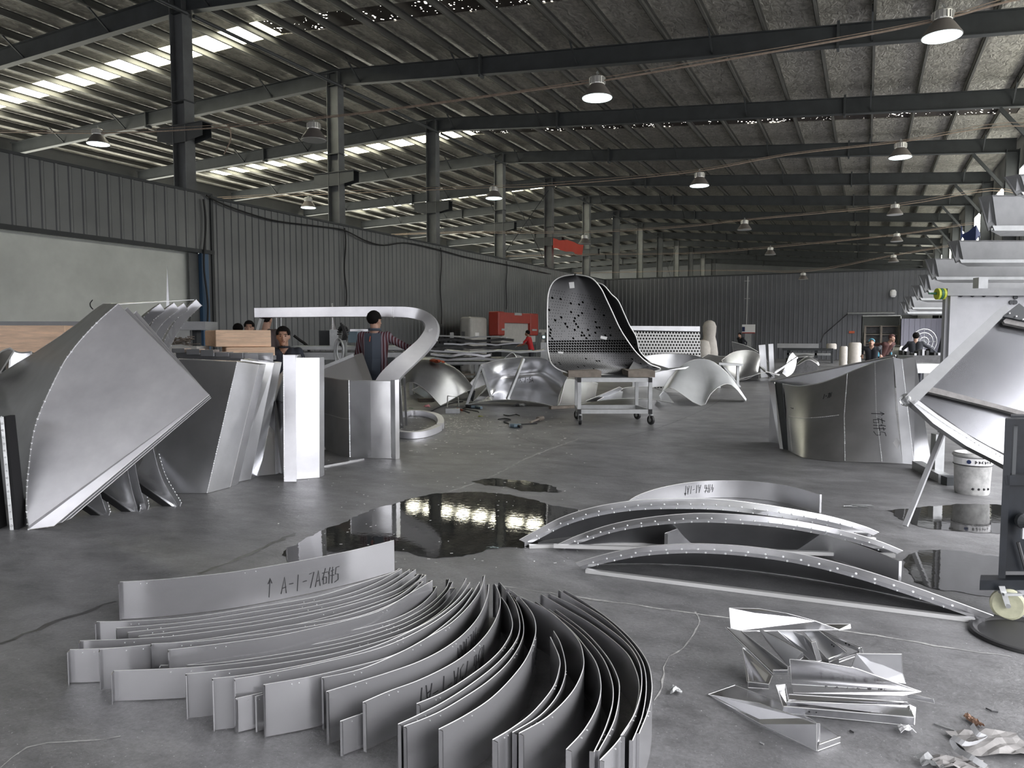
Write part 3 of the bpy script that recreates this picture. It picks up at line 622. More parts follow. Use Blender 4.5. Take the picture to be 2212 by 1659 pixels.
# the big square-cornered shell tipped on its corner, and its nested twins
PL = (D(62, 1150, 5.32), D(255, 656, 6.2), D(452, 853, 5.75))
def tipped(shift, lab, first=False):
    s = V((.045*shift*cos(.3), .055*shift, 0)); A = [p+s for p in PL]
    du = 18*shift; dv = 8*shift
    curve = [(62,1150),(57,1100),(58,1050),(62,1009),(71,941),(90,881),(131,795),(152,762),(176,732),(214,692),(255,656)]
    curve = [(u+du*1.1, v+dv if v < 1100 else v-6*shift) for u, v in curve]
    face = onplane(spline(curve, 3), *A)
    right = onplane([(452-(0 if shift == 0 else 0)+du*.1, 853+dv*.4), (116+du, 1136-dv)], *A)
    t = thing('welded_shell', face[0].copy(), lab, 'metal shell', 'nested tipped shells')
    n = (A[1]-A[0]).cross(A[2]-A[0]).normalized()
    if n.dot(A[0]-O) > 0: n = -n
    poly = face+right
    zmin = min(p.z for p in poly)
    if zmin < 0: 
        for p in poly: p.z = max(p.z, .003)
    MB().prism(poly, -n*.004).build('face_panel', M['alu_side'], t)
    MB().tube(face, .004, 5).beads(face, .05, .009).build('weld_seam', M['weld'], t)
    MB().tube([face[-1], right[0], right[1], face[0]], .003, 4).build('edge_glint', M['alu_edge'], t)
    return t, face, n
t, face, n = tipped(0, 'largest bright shell, tipped on its corner nearest the camera, dark hollow side')
# hollow side running back from the curved seam
back = spline([tuple(D(u, v, d)) for u, v, d in ((4,1080,5.9),(-60,1000,6.2),(-90,920,6.5),(-60,860,6.8),(0,808,7.0),(75,762,7.1),(150,712,7.1),(205,668,7.1),(224,656,7.0))], 4)
fc = spline([tuple(p) for p in face[::3]], 3); m_ = min(len(back), len(fc))
bb = [V(back[int(i*(len(back)-1)/23)]) for i in range(24)]; ff = [V(fc[int(i*(len(fc)-1)/23)]) for i in range(24)]
rows = [[f.lerp(b, k/6)+V((-.06, .03, 0))*sin(pi*k/6) for f, b in zip(ff, bb)] for k in range(7)]
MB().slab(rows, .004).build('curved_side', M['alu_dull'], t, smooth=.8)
MB().tube(bb, .003, 4).beads(bb, .04, .006).build('back_edge', M['weld'], t)
tb = [D(255,656,6.2), D(424,646,6.9), D(224,656,7.0)]
MB().prism([D(250,657,6.3), D(420,647,6.9), D(222,656,7.05)], V((0,0,-.004))).build('top_flange', M['alu_dull'], t)
tipped(1, 'bright tipped shell nested directly behind the largest one, thin rim showing')
tipped(2, 'bright tipped shell nested third from the camera, outermost rim showing')
# crescent-edged shells standing behind
CR = [([(424,647),(398,672),(372,704),(345,760),(325,830),(318,900),(330,965),(350,1035),(388,1098)], 7.9, 'crescent shell reaching furthest toward the timbers, foot alone by the flat panels'),
      ([(397,655),(368,676),(344,706),(318,760),(298,830),(290,900),(290,985),(300,1045),(318,1105)], 7.7, 'crescent shell second from the timbers, behind the tipped shells'),
      ([(376,654),(348,676),(326,702),(300,760),(280,840),(270,910),(272,990),(284,1055),(300,1110)], 7.5, 'crescent shell third from the timbers, feet close to its neighbour'),
      ([(346,656),(322,674),(304,694),(280,740),(255,820),(238,900),(215,1010),(215,1060),(234,1118)], 7.3, 'crescent shell nearest the tipped shells, shortest foot')]
for px, dep, lab in CR:
    c = spline(px, 4); n_ = len(c); d0 = 2272/(c[-1][1]-723)
    P = [D(u, v, d0+(dep-d0)*min(1, 1.6*(1-i/(n_-1)))) for i, (u, v) in enumerate(c)][::-1]
    off = V((.085, .02, 0)); t = thing('crescent_shell', V((P[0].x, P[0].y, 0)), lab, 'metal shell', 'crescent-edged shells')
    B = []
    for i, p in enumerate(P):
        w = .16*sin(pi*(.06+.88*i/(n_-1)))+.05
        B.append(p+V((-w*.75, w*.35, 0)))
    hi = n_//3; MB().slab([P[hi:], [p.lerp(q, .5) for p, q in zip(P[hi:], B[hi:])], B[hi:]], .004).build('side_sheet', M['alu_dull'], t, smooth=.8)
    uf, vf = px[-1]; low = [q for q in c if q[1] > vf-150]
    A3 = [D(*q, d0) for q in low]+[D(uf-9, vf+3, d0), D(uf-98, vf-62, d0+.05), D(uf-100, vf-120, d0+.1)]
    MB().prism(A3, HF*.004).build('foot_face', M['alu'], t)
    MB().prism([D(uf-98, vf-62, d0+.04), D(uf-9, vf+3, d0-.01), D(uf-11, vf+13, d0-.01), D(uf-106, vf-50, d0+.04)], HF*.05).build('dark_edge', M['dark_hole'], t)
    R_ = []
    for i, p in enumerate(P):
        d = P[min(i+1, n_-1)]-P[max(i-1, 0)]; s = d.cross(V((-sin(PSI), cos(PSI), 0))).normalized()
        if s.x < 0: s = -s
        R_.append(p+s*(.085 if i > n_*.45 else .05))
    MB().slab([P, R_], .004).build('edge_band', M['alu_side'], t, smooth=.8)
    MB().beads(P, .055, .007).beads(R_, .055, .006).build('weld_seam', M['weld'], t)
# narrow boxed frames cut by the edge of the picture
for k, (u0, u1, v0, lab) in enumerate(((3, 36, 900, 'narrow black-sided box frame with riveted edge, nearest the tipped shell'), (-40, 2, 897, 'narrow black-sided box frame at the very edge of the view'))):
    a = G(u0+8, 1152); b = G(u1+12, 1146); d = 2272/(1150-723); t = thing('riveted_box_frame', a, lab, 'metal frame', 'riveted box frames')
    T = [D(u0, v0, d+.1), D(u0+10, v0, d+.1)]; Bm = [D(u0+22, 1150, d), D(u0+36, 1148, d)]
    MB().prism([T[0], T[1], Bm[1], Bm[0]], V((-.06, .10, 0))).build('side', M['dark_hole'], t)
    MB().prism([T[0]+V((0,-.004,0)), T[0].lerp(T[1], .6)+V((0,-.004,0)), Bm[0].lerp(Bm[1], .45)+V((0,-.004,0)), Bm[0]+V((0,-.004,0))], V((.0, -.006, 0))).build('front_edge', M['galv'], t)
    MB().beads([T[0].lerp(T[1], .35)+V((0,-.012,0)), Bm[0].lerp(Bm[1], .35)+V((0,-.012,0))], .05, .007).build('rivets', M['weld'], t)
# leaning flat panels, boxed
def leaning(top, bot, dtop, facets, seams, lab, back=.14, m='alu_dull', lip=True):
    """facets: lists of (u,v); plane through two ground points and one top point"""
    a = G(*bot[0]); b = G(*bot[1]); c = D(top[0], top[1], dtop)
    t = thing('boxed_panel', a, lab, 'metal panel', 'boxed aluminium panels leaning together')
    for i, f in enumerate(facets):
        pts = onplane(f, a, b, c)
        for p in pts: p.z = max(p.z, .003)
        facet(t, pts, m=m, back=back if i == 0 else None, name='face_panel')
    for s in seams:
        pp = onplane(s, a, b, c); pp = [p+(O-p).normalized()*.004 for p in pp]
        for p in pp: p.z = max(p.z, .01)
        seam(pp, t, .006, .022)
    return t
def bent_panel(lab, cols, back, m='alu_dull', seams=(), lip=None, name='boxed_panel'):
    """cols: (u_top, v_top, u_bot, v_bot, d_top, lift of foot) : a faceted panel folded along these lines"""
    T = []; Bt = []
    for ut, vt, ub, vb, dt in cols:
        T.append(D(ut, vt, dt)); q = G(ub, vb); q.z = .003; Bt.append(q)
    t = thing(name, Bt[0].copy(), lab, 'metal panel', 'boxed aluminium panels leaning together')
    for i in range(len(cols)-1):
        MB().slab([[Bt[i], Bt[i+1]], [T[i], T[i+1]]], .004).build('face_panel', M[m], t)
    for i in seams:
        pp = [T[i]+(O-T[i]).normalized()*.004, Bt[i]+(O-Bt[i]).normalized()*.006]; seam(pp, t, .006, .022)
    bk = V((-sin(PSI)*back+.02, cos(PSI)*back, 0))
    MB().slab([T, [p+bk for p in T]], .004).build('top_return', M['alu'], t)
    MB().slab([[Bt[-1], T[-1]], [Bt[-1]+bk, T[-1]+bk]], .004).build('side_return', M['alu'], t)
    MB().tube(T+[Bt[-1]], .003, 4).build('edge_glint', M['alu_edge'], t)
    return t
bent_panel('dull boxed panel with a jagged weld line, half behind the tipped shell', [(355,775,330,1066,6.97),(512,782,447,1066,6.97),(559,788,497,1053,7.23)], .16, seams=(1,))
bent_panel('boxed panel leaning second, darker and narrower', [(520,776,470,1050,7.27),(545,780,503,1044,7.4),(592,784,541,1036,7.58)], .2)
bent_panel('bright triangular panel leaning behind the second boxed panel', [(577,880,545,1030,7.72),(590,866,560,1029,7.74),(592,866,595,1025,7.84)], .05, m='alu')
bent_panel('tall bright upright panel folded down the middle, highest of the standing ones', [(612,767,614,1041,7.16),(638,767,640,1041,7.16),(640,773,641,1036,7.27),(690,773,690,1032,7.36)], .12, m='alu_side', seams=(0,))
t = bent_panel('curved triangular panel wedged behind the tall bright upright', [(584,850,603,1022,7.95),(600,815,611,1024,7.9),(612,800,613,1026,7.85)], .1, m='alu')
# stepped top edges of the stack behind
mb = MB()
for k in range(7):
    mb.obox(D(392+31*k, 757+2.6*k, 7.75), (.13, .16, .045+.01*(k % 3)), Matrix.Rotation(PSI+.05*(k % 2), 3, 'Z'))
t = mb.build('rib_pack', M['alu']); 
MB().prism([V((p.x, p.y, 0)) for p in (D(380,760,7.68), D(590,770,7.68), D(590,770,7.85), D(380,760,7.85))], V((0,0,1.23))).build('rib_pack_body', M['alu_dull'], t)
tag(t, 'stack of short folded ribs whose bright stepped ends show below the timbers', 'metal ribs')
# curved boxed panel with four facets, facing the camera
cv = [(690,815,690,998,9.2),(700,820,700,999,9.1),(716,824,715,998,8.9),(735,825,735,996,8.62),(754,825,755,995,8.5),(800,824,800,994,8.45),(854,823,854,993,8.42)]
T = [D(a, b, e) for a, b, c, d, e in cv]; Bt = [V((p.x, p.y, .003)) for p in T]
T = [V((p.x, p.y, T[-1].z)) for p in T]
t = thing('folded_sheet', Bt[-1].copy(), 'low bright panel with a curved dark half and a flat bright half', 'metal panel')
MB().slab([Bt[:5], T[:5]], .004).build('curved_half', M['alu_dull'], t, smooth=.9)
MB().slab([Bt[4:], T[4:]], .004).build('flat_half', M['alu_bright'], t)
seam([T[4]+V((0,-.006,0)), Bt[4]+V((0,-.006,.01))], t, .007, .02); mid = [b.lerp(a, .5) for a, b in zip(T[:5], Bt[:5])]
MB().tube([p+V((.004,-.006,0)) for p in mid], .003, 5).build('cross_seam', M['weld'], t)
e = T[-1]; MB().box((e.x-.02, e.y-.06, .003), (e.x+.035, e.y+.02, e.z+.015)).build('end_post', M['alu_bright'], t)
MB().tube([p+V((0,0,.002)) for p in T], .005, 5).build('rim', M['alu_edge'], t)
seam([e+V((-.03,-.05,0)), Bt[-1]+V((-.03,-.05,.02))], t, .006, .022)
tag(MB().bar(G(690, 1010), G(785, 993), .03, .03).build('floor_bar', M['alu_bright']), 'bright square bar lying under the low curved panel', 'bar')
# tilted box behind it
A = (D(688,808,9.6), D(764,766,9.7), D(803,822,9.5))
t = thing('tilted_box_panel', V((A[0].x, A[0].y, 0)), 'pale blue tilted box panel rising behind the low curved panel', 'metal panel')
facet(t, onplane([(688,796),(764,766),(803,850),(800,960),(700,975)], *A), m='alu', name='face_panel', back=.03)
facet(t, onplane([(765,767),(783,762),(806,826),(800,960),(795,850)], A[0]+V((0,-.03,0)), A[1]+V((0,-.03,0)), A[2]+V((0,-.03,0))), m='alu_bright', name='side_band')
pp = onplane([(688,798),(764,767)], *A); MB().bar(pp[0], pp[1], .03, .04).build('top_bar', M['galv'], t)
# ================================================================== big bent tube frame
pth = spline([(560,676,10.6),(650,675,10.5),(750,674,10.4),(848,674,10.3),(890,676,10.25),(915,684,10.2),(930,700,10.1),(930,722,9.95),(913,748,9.75),(885,775,9.5),(855,803,9.3),(832,835,9.15),(822,880,9.05),(835,912,9.05)], 5)
C = [D(*p) for p in pth]; n = len(C)
def rectsweep(C, w, h, up=V((0,0,1)), hor=None):
    mb = MB(); o = 0; vs = []; n = len(C); side = HF
    for i, p in enumerate(C):
        d = (C[min(i+1, n-1)]-C[max(i-1, 0)]).normalized(); q = side-d*side.dot(d); q.normalize(); r = d.cross(q)
        hh = h if not isinstance(h, tuple) else h[0]+(h[1]-h[0])*(i/(n-1))**2
        for a, b in ((-1,-1),(1,-1),(1,1),(-1,1)): vs.append(p+q*(a*w/2)+r*(b*hh/2))
    fs = [(0,1,2,3), tuple((n-1)*4+k for k in (3,2,1,0))]
    for i in range(n-1):
        for k in range(4): fs.append((i*4+k, i*4+(k+1) % 4, i*4+4+(k+1) % 4, i*4+4+k))
    return mb.add(vs, fs)
base = V((G(868, 948).x, G(868, 948).y, 0))
t = thing('bent_tube_frame', base, 'huge polished square tube frame bent into a hook above head height', 'tube frame')
rectsweep(C, .28, (.13, .27)).build('bent_tube', M['alu_side'], t, smooth=.7)
rg = spline([(835,925),(860,944),(900,947),(935,938),(952,925),(945,908),(915,899),(885,898),(872,902)], 5); P = [G(u, v)+V((0,0,.05)) for u, v in rg]
rectsweep(P, .1, .09).build('floor_loop', M['alu_side'], t, smooth=.7)
MB().bar(D(861,820,9.9), G(868,925)+V((0,0,.05)), .05, .1).bar(D(873,815,9.9), G(878,925)+V((0,0,.05)), .03, .03).build('leg', M['alu'], t)
w = C[[i for i, p in enumerate(pth) if p[0] >= 848][0]]; s = []
for k in range(10): s.append(w+V((.0, -.2, -.1+.02*k)))
MB().beads([D(848,663,10.1), D(850,687,10.1)], .02, .007).beads([D(560,668,10.38), D(566,690,10.38)], .03, .006).build('weld_seam', M['weld'], t)
MB().prism([D(925,712,9.75), D(934,709,9.75), D(935,713,9.75), D(926,717,9.75)], V((0,0,.001))).build('paper_label', M['paper'], t)
MB().bar(D(566,688,10.6), D(542,770,10.7), .05, .05).bar(D(542,770,10.7), V((D(542,770,10.7).x, D(542,770,10.7).y, 0)), .05, .05).build('prop', M['alu_bright'], t)
# ================================================================== trolley with the punched shell
dT = 2272/(918-723)
def tp(u, z, back=0):
    p = D(u, 723+(HC-z)*1600/dT, dT); return V((p.x, p.y, z))+HF*back
t = thing('trolley', tp(1330, 0), 'small square aluminium tube trolley on castors carrying the punched shell', 'trolley')
x0, x1 = 1251, 1404
for u, bk in ((x0,0),(x1,0),(x0+3,.75),(x1-12,.75)):
    a = tp(u, .17, bk); MB().bar(a, V((a.x, a.y, .74)), .055, .055, up=HF).build('leg', M['galv'], t)
for z in (.71, .21):
    for (ua, ba), (ub, bb_) in (((x0,0),(x1,0)), ((x0+3,.75),(x1-12,.75)), ((x0,0),(x0+3,.75)), ((x1,0),(x1-12,.75))):
        MB().bar(tp(ua, z, ba), tp(ub, z, bb_), .05, .065).build('rail', M['galv'], t)
for u in (x0, x1):
    for z in (.71, .21): MB().obox(tp(u, z, -.03), (.06, .012, .075), Matrix.Rotation(PSI, 3, 'Z')).build('corner_cap', M['black'], t)
for u, bk in ((x0,0),(x1,0),(x0+3,.75),(x1-12,.75)):
    c = tp(u+2, .075, bk); ax = (cos(PSI)*.8, sin(PSI)*.8, 0) if u == x0 else (cos(PSI+.5), sin(PSI+.5), 0)
    cs = MB().lathe([(.03,.0),(.035,.005),(.035,.02),(.012,.03)], c+V((0,0,.07)), 12).build('castor', M['galv'], t)
    A = V(ax).normalized(); w = MB().lathe([(.055,-.02),(.072,-.02),(.075,-.01),(.075,.01),(.072,.02),(.055,.02)], c, 24, axis=A).build('wheel', M['black'], cs); w.location = V((0,0,0))
    f = MB()
    for s_ in (-1, 1): f.bar(c+A*(.028*s_), c+A*(.028*s_)+V((.0,0,.09)), .02, .006, up=A)
    f.lathe([(.03,-.024),(.03,.024)], c, 12, axis=A); f.build('fork', M['galv'], cs)
BK = [tag(MB().obox(tp(u, .745+.055, .47), (L, .95, .10), Matrix.Rotation(PSI+r, 3, 'Z')).build('timber_block', M['wood_old']), lab, 'timber block') for u, L, r, lab in
      ((1262, .52, .02, 'worn timber block under the rounded side of the punched shell'), (1388, .42, -.03, 'worn timber block under the tail of the punched shell'))]
tag(MB().obox(tp(1325, .755, .3), (.62, .4, .016), Matrix.Rotation(PSI, 3, 'Z')).build('plate', M['steel_dark']), 'thin dark plate lying between the two timber blocks on the trolley', 'plate')
def outline_sheet(t, rowsL, rowsR, nu, m, name, th=.01, uvsc=1.0, dfun=None):
    L = spline(rowsL, 6); R_ = spline(rowsR, 6); grid = []
    for l, r in zip(L, R_):
        row = []
        for k in range(nu+1):
            f = k/nu; u = l[0]+(r[0]-l[0])*f; v = l[1]+(r[1]-l[1])*f; d = l[2]+(r[2]-l[2])*f+(dfun(f) if dfun else 0); row.append(D(u, v, d))
        grid.append(row)
    mb = MB().slab(grid, th); o = mb.build(name, m, t, smooth=.9); me = o.data
    uvl = me.uv_layers.new(name='UVMap'); Rn = len(grid); Cn = nu+1; K = Rn*Cn; hgt = [0]
    for i in range(1, Rn): hgt.append(hgt[-1]+(grid[i][nu//2]-grid[i-1][nu//2]).length)
    for lp in me.loops:
        vi = lp.vertex_index % K; i, j = divmod(vi, Cn); wdt = (grid[i][-1]-grid[i][0]).length
        uvl.data[lp.index].uv = ((j/nu-.5)*wdt, hgt[i])
    return o, grid
M['punched'] = perforated('punched_grey_sheet', (.10, .10, .103), 0, 0, [(.048, .66, .90, .43, 0), (.048, .90, 1.6, .40, .86), (.048, .05, .66, .36, .96), (.045, .03, 1.7, .13, .2)], metal=.7, rough=.45)
M['punched2'] = perforated('punched_bright_sheet', (.34, .34, .33), 0, 0, [(.075, .1, 1.62, .30, 0)], metal=.8, rough=.4)
def shell(du, dd, lab, sc=1.0):
    Lr = [(1228,806,11.75),(1205,797,11.75),(1190,783,11.78),(1184,760,11.85),(1182,730,11.9),(1182,700,11.95),(1182,665,12.0),(1185,630,12.05),(1196,608,12.1),(1215,597,12.13),(1240,593,12.15)]
    Rr = [(1350,812,12.3),(1425,799,12.55),(1400,785,12.5),(1373,760,12.45),(1350,728,12.4),(1336,704,12.35),(1325,680,12.3),(1311,650,12.25),(1297,622,12.2),(1276,600,12.17),(1244,593,12.15)]
    Lr = [(u+du, v+(22 if du else 0)*(1 if v < 700 else .3), d+dd) for u, v, d in Lr]; Rr = [(u+du*(1 if v < 760 else .4), v+(14 if du and v < 640 else 0), d+dd) for u, v, d in Rr]
    if du: Lr = [tuple(a+(b-a)*.62 for a, b in zip(l, r)) for l, r in zip(Lr, Rr)]
    t = thing('punched_shell', D(1290, 811, 11.9+dd), lab, 'punched shell', 'punched curved shells')
    o, g = outline_sheet(t, Lr, Rr, 26, M['punched'], 'sheet', .008, dfun=lambda f: .28*sin(pi*f))
    edge = [r[0] for r in g[::-1]]+[r[-1] for r in g]
    MB().tube([r[-1] for r in g][::-1]+[r[0] for r in g], .011, 6).build('bright_rim', M['alu_edge'], t)
    return t, g
t, g = shell(0, 0, 'dark punched metal shell with round top standing on the trolley, front one')
tail = [[D(1350,811,12.0), D(1400,804,12.4), D(1440,800,12.7), D(1480,797,12.9)], [D(1375,770,12.7), D(1410,785,12.8), D(1445,796,12.85), D(1489,792,12.95)]]
MB().slab(tail, .008).build('tail', M['alu_dull'], t)
t2, g2 = shell(24, .6, 'dark punched shell nested behind, its rim showing beyond the front one')
for nm, uv in (('paper_label', ((1229,610),(1240,609),(1241,622),(1231,623))), ('paper_label', ((1298,725),(1312,728),(1310,734),(1297,731))), ('paper_label', ((1205,759),(1217,760),(1216,764),(1206,763)))):
    MB().prism([D(u, v, 12.12 if u > 1280 else (12.1 if v < 700 else 11.85)) for u, v in uv], V((0,-.004,0))).build(nm, M['paper'], t)
# ================================================================== curved sheets lying round the trolley
def gridsheet(rows, lab, m='alu', name='curved_sheet', group='curved aluminium sheets lying about', sub=4, th=.006, rim=True, cat='metal sheet'):
    rows = [spline(r, sub) for r in rows]; k = len(rows[0])
    cols = [spline([rows[i][j] for i in range(len(rows))], sub) for j in range(k)]
    g = [[D(*cols[j][i]) for j in range(k)] for i in range(len(cols[0]))]
    for r in g:
        for p in r: p.z = max(p.z, .004)
    zz = min(p.z for r in g for p in r); q = min((p for r in g for p in r), key=lambda p: p.z)
    t = thing(name, V((q.x, q.y, zz)), lab, cat, group)
    MB().slab(g, th).build('sheet', M[m], t, smooth=.8)
    if rim: MB().tube(g[0], .008, 5).tube(g[-1], .008, 5).tube([r[0] for r in g], .008, 5).tube([r[-1] for r in g], .008, 5).build('rim', M['alu_edge'], t)
    return t
gridsheet([[(862,838,14.9),(885,826,14.8),(905,832,14.8),(930,852,14.75),(952,877,14.75)], [(864,806,15.1),(888,782,15.1),(928,781,15.1),(968,800,15.1),(1009,845,15.2)], [(885,790,15.6),(915,776,15.6),(950,780,15.6),(990,800,15.6),(1027,843,15.6)]], 'dull vault-like curved sheet with orange gloves on its top', 'alu_dull')
gridsheet([[(1027,843,15.6),(1024,856,15.6),(1021,869,15.7)], [(1009,845,15.3),(1012,850,15.4),(1014,858,15.5)]], 'small dark returned end of the dull vault-like sheet', 'steel_dark', rim=False)
gridsheet([[(890,842,16.3),(930,866,16.0),(980,872,15.9),(1021,870,15.6)], [(905,835,16.6),(945,850,16.5),(1000,850,16.4),(1060,826,16.2)]], 'bright curled sheet lying low behind the dull vault-like one')
t = gridsheet([[(1008,875,14.95),(1056,866,14.9),(1112,864,14.75),(1168,871,14.6),(1205,880,14.5)], [(1056,856,15.3),(1080,846,15.4),(1112,840,15.5),(1155,843,15.4),(1207,858,15.1)], [(1046,820,15.2),(1080,812,15.7),(1120,806,15.8),(1165,806,15.7),(1216,832,15.2)], [(1039,787,15.0),(1084,776,15.3),(1129,772,15.4),(1180,776,15.3),(1226,815,15.0)]], 'large scoop-shaped bright sheet with struts across its hollow')
for a, b in (((1040,790,14.95),(1008,874,14.9)), ((1131,775,15.2),(1096,862,14.9)), ((1042,797,14.95),(1060,858,15.0))): MB().bar(D(*a), D(*b), .05, .05).build('strut', M['galv'], t)
handwriting('A-1-5A', lambda x, y: D(1122, 826, 15.25)+V((cos(PSI)*x, sin(PSI)*x, y)), .11, t, r=.006)
gridsheet([[(1222,818,15.2),(1262,822,15.3),(1291,828,15.4)], [(1207,879,14.9),(1250,874,15.0),(1284,866,15.1)]], 'pale rolled sheet between the scoop and the trolley')
gridsheet([[(1000,846,16.8),(1030,812,17),(1080,782,17),(1106,762,17),(1118,776,17)], [(1040,850,17.2),(1065,825,17.3),(1095,795,17.3),(1128,770,17.3),(1140,790,17.3)]], 'angled clear-edged sheet sticking up behind the scoop')
gridsheet([[(1368,780,17),(1400,768,17.4),(1450,764,17.6),(1500,768,17.4),(1532,780,17)], [(1366,845,17),(1400,838,17.4),(1450,834,17.5),(1500,840,17.4),(1530,852,17)]], 'upright curved sheet ring behind the tail of the punched shell', 'alu_dull')
gridsheet([[(1290,866,14.6),(1340,861,14.6),(1400,862,14.6),(1455,870,14.5)], [(1318,850,15),(1350,838,15.4),(1400,836,15.5),(1440,848,15.2)]], 'low curved sheet seen under the trolley')
gridsheet([[(1266,866,14.4),(1300,852,14.6),(1338,836,14.8)], [(1268,868,14.9),(1310,862,15.0),(1345,840,15.2)]], 'thin triangular flap lying under the trolley', 'alu_dull')
gridsheet([[(1415,873,14.9),(1426,852,14.9),(1441,840,14.9),(1457,841,14.9),(1514,877,14.75),(1534,852,14.9),(1555,834,15.1),(1580,831,15.3),(1611,866,15.5)], [(1417,868,15.3),(1432,842,15.3),(1448,822,15.3),(1468,812,15.3),(1516,838,15.2),(1540,816,15.4),(1556,805,15.6),(1580,816,15.8),(1611,864,15.8)],
  [(1420,866,15.8),(1437,831,15.8),(1449,813,15.8),(1471,791,15.9),(1500,777,16),(1532,778,16),(1559,795,16),(1584,822,16),(1612,863,16)]], 'bright arched sheet standing like a tunnel on the open floor', 'alu_pale', sub=3)
# punched screen panel behind
t = thing('punched_screen', D(1435, 830, 17.8), 'bright screen panel with a fine grid of punched holes behind the shell', 'punched panel')
o, g = outline_sheet(t, [(1366,845,18),(1364,800,18),(1360,760,18),(1357,716,18)], [(1516,850,18.2),(1515,800,18.2),(1513,760,18.2),(1512,718,18.2)], 10, M['punched2'], 'sheet', .01)
MB().prism([D(1355,704,17.9), D(1512,705,18.1), D(1512,716,18.1), D(1355,713,17.9)], HF*.08).build('top_channel', M['alu_dull'], t)
# far heap beyond
def at_(u, d): p = D(u, 723, d); return V((p.x, p.y, 0))
fs = [([[(1559,778,23),(1584,761,23.4),(1618,757,23.6),(1641,768,23.5),(1637,802,23.2)], [(1572,803,22.6),(1585,812,22.8),(1600,812,23),(1620,806,23),(1636,806,23)], [(1594,822,22.4),(1603,821,22.4),(1615,818,22.5),(1628,812,22.6),(1640,806,22.8)]], 'far curled sheet with rounded corner behind the small stand', 'alu_dull'),
      ([[(1590,822,22.2),(1625,812,22.3),(1655,804,22.4),(1682,811,22.5)], [(1600,812,23.4),(1630,808,23.5),(1658,803,23.6),(1684,809,23.4)]], 'low curled flap lying nearest on the far floor', 'alu_dull'),
      ([[(1581,738,26),(1615,748,26),(1648,768,26),(1668,798,25.5)], [(1584,760,26.5),(1615,770,26.5),(1640,786,26.3),(1655,805,26)]], 'far tilted sheet behind the curled one', 'alu'),
      ([[(1510,776,24),(1550,792,24),(1590,786,24)], [(1530,765,24.5),(1565,770,24.5),(1592,762,24.5)]], 'far grey sheet sagging beside the wrapped figure', 'alu_dull'),
      ([[(1690,806,23.8),(1697,790,23.8),(1705,770,24),(1712,762,24.2)], [(1700,814,23.8),(1712,806,23.9),(1719,790,24),(1721,772,24.2)]], 'small polished rolled sheet at the far heap', 'alu'),
      ([[(1720,768,28),(1740,765,28),(1757,767,28)], [(1720,773,27),(1740,770,27),(1757,771,27)]], 'top sheet of the flat far pile', 'alu_dull'),
      ([[(1722,785,26.5),(1745,770,27),(1765,780,26.5),(1770,788,26.5)], [(1722,790,26),(1745,777,26),(1762,784,26),(1768,790,26)]], 'bowed sheet in the flat far pile', 'alu_dull')]
for rows, lab, m in fs: gridsheet(rows, lab, m, group='far heap of sheets', rim=True)
for k, (a, b, w, lab) in enumerate((((1650,815,24.5),(1645,745,24.5), .22, 'upright channel leaning in the far heap, wider one'), ((1667,816,24.4),(1664,743,24.4), .16, 'upright channel leaning in the far heap, narrower one'))):
    tag(MB().bar(D(*a), D(*b), w, .1, up=HF).build('leaning_channel', M['alu_dull']), lab, 'channel', 'upright channels')
for k, (a, b, lab) in enumerate((((1672,806,23.6),(1722,772,24), 'thin bar crossing the polished rolled sheet'), ((1640,790,24),(1668,815,23), 'thin bar sloping beside the upright channels'))):
    tag(MB().bar(D(*a), D(*b), .06, .06).build('loose_bar', M['alu']), lab, 'bar')
t = thing('metal_stand', D(1575, 838, 19.8), 'small dark-topped stand before the far curled sheet', 'stand')
z1 = dz(785, 19.8); a = D(1548, 785, 19.8); b = D(1600, 788, 19.8); MB().bar(a, b, .45, .06).build('top', M['galv'], t)
for p in (a.lerp(b, .12), a.lerp(b, .88)): MB().bar(V((p.x, p.y, 0)), p, .07, .07, up=HF).build('leg', M['galv'], t)
MB().bar(V((b.x, b.y, .02)), a.lerp(b, .2), .04, .04).build('brace', M['galv'], t)
t = thing('wrapped_figure', D(1531, 800, 25), 'figure-like form wrapped in white sheet beside the punched screen', 'wrapped form')
MB().lathe([(.22,0),(.28,.4),(.3,.8),(.24,1.2),(.2,1.35),(.22,1.5),(.23,1.7),(.17,1.84),(.06,1.9)], D(1531,795,25)*1.0-V((0,0,D(1531,795,25).z)), 16).build('body', M['bundle'], t, smooth=.9)
q = D(1518, 745, 24.8); MB().lathe([(.18,-.9),(.24,-.5),(.26,0),(.2,.25),(.05,.3)], V((q.x, q.y, .95)), 12).build('bundle', M['bundle'], t, smooth=.9)
# pale plank and oddments under
tag(MB().bar(G(1188, 884)+V((0,0,.03)), G(1252, 881)+V((0,0,.03)), .1, .05).build('floor_plank', M['wood_old']), 'short timber plank lying behind the trolley wheel', 'plank')
tag(MB().bar(G(904, 868)+V((0,0,.035)), G(936, 867)+V((0,0,.035)), .14, .07).build('floor_block', M['wood_old']), 'dark timber block under the dull vault-like sheet', 'timber block')
for k, (u, v, dx, r) in enumerate(((936,784,0,0), (944,786,.06,.6))):
    c = D(u, v, 15.05)+V((0,0,.05)); mb = MB().ball(c, (.09,.05,.035), 2)
    for f in range(4): mb.tube([c+V((.05,-.03+.02*f,0)), c+V((.12,-.035+.022*f,.01)), c+V((.16,-.04+.025*f,-.02))], .012, 6)
    mb.tube([c+V((.0,.04,0)), c+V((.05,.08,.01))], .013, 6)
    tag(mb.build('work_glove', M['orange'], smooth=.9), ('orange-palmed work glove on the dull vault-like sheet, nearer the bent tube', 'orange-palmed work glove lying across its pair on the dull vault')[k], 'glove', 'orange work gloves')

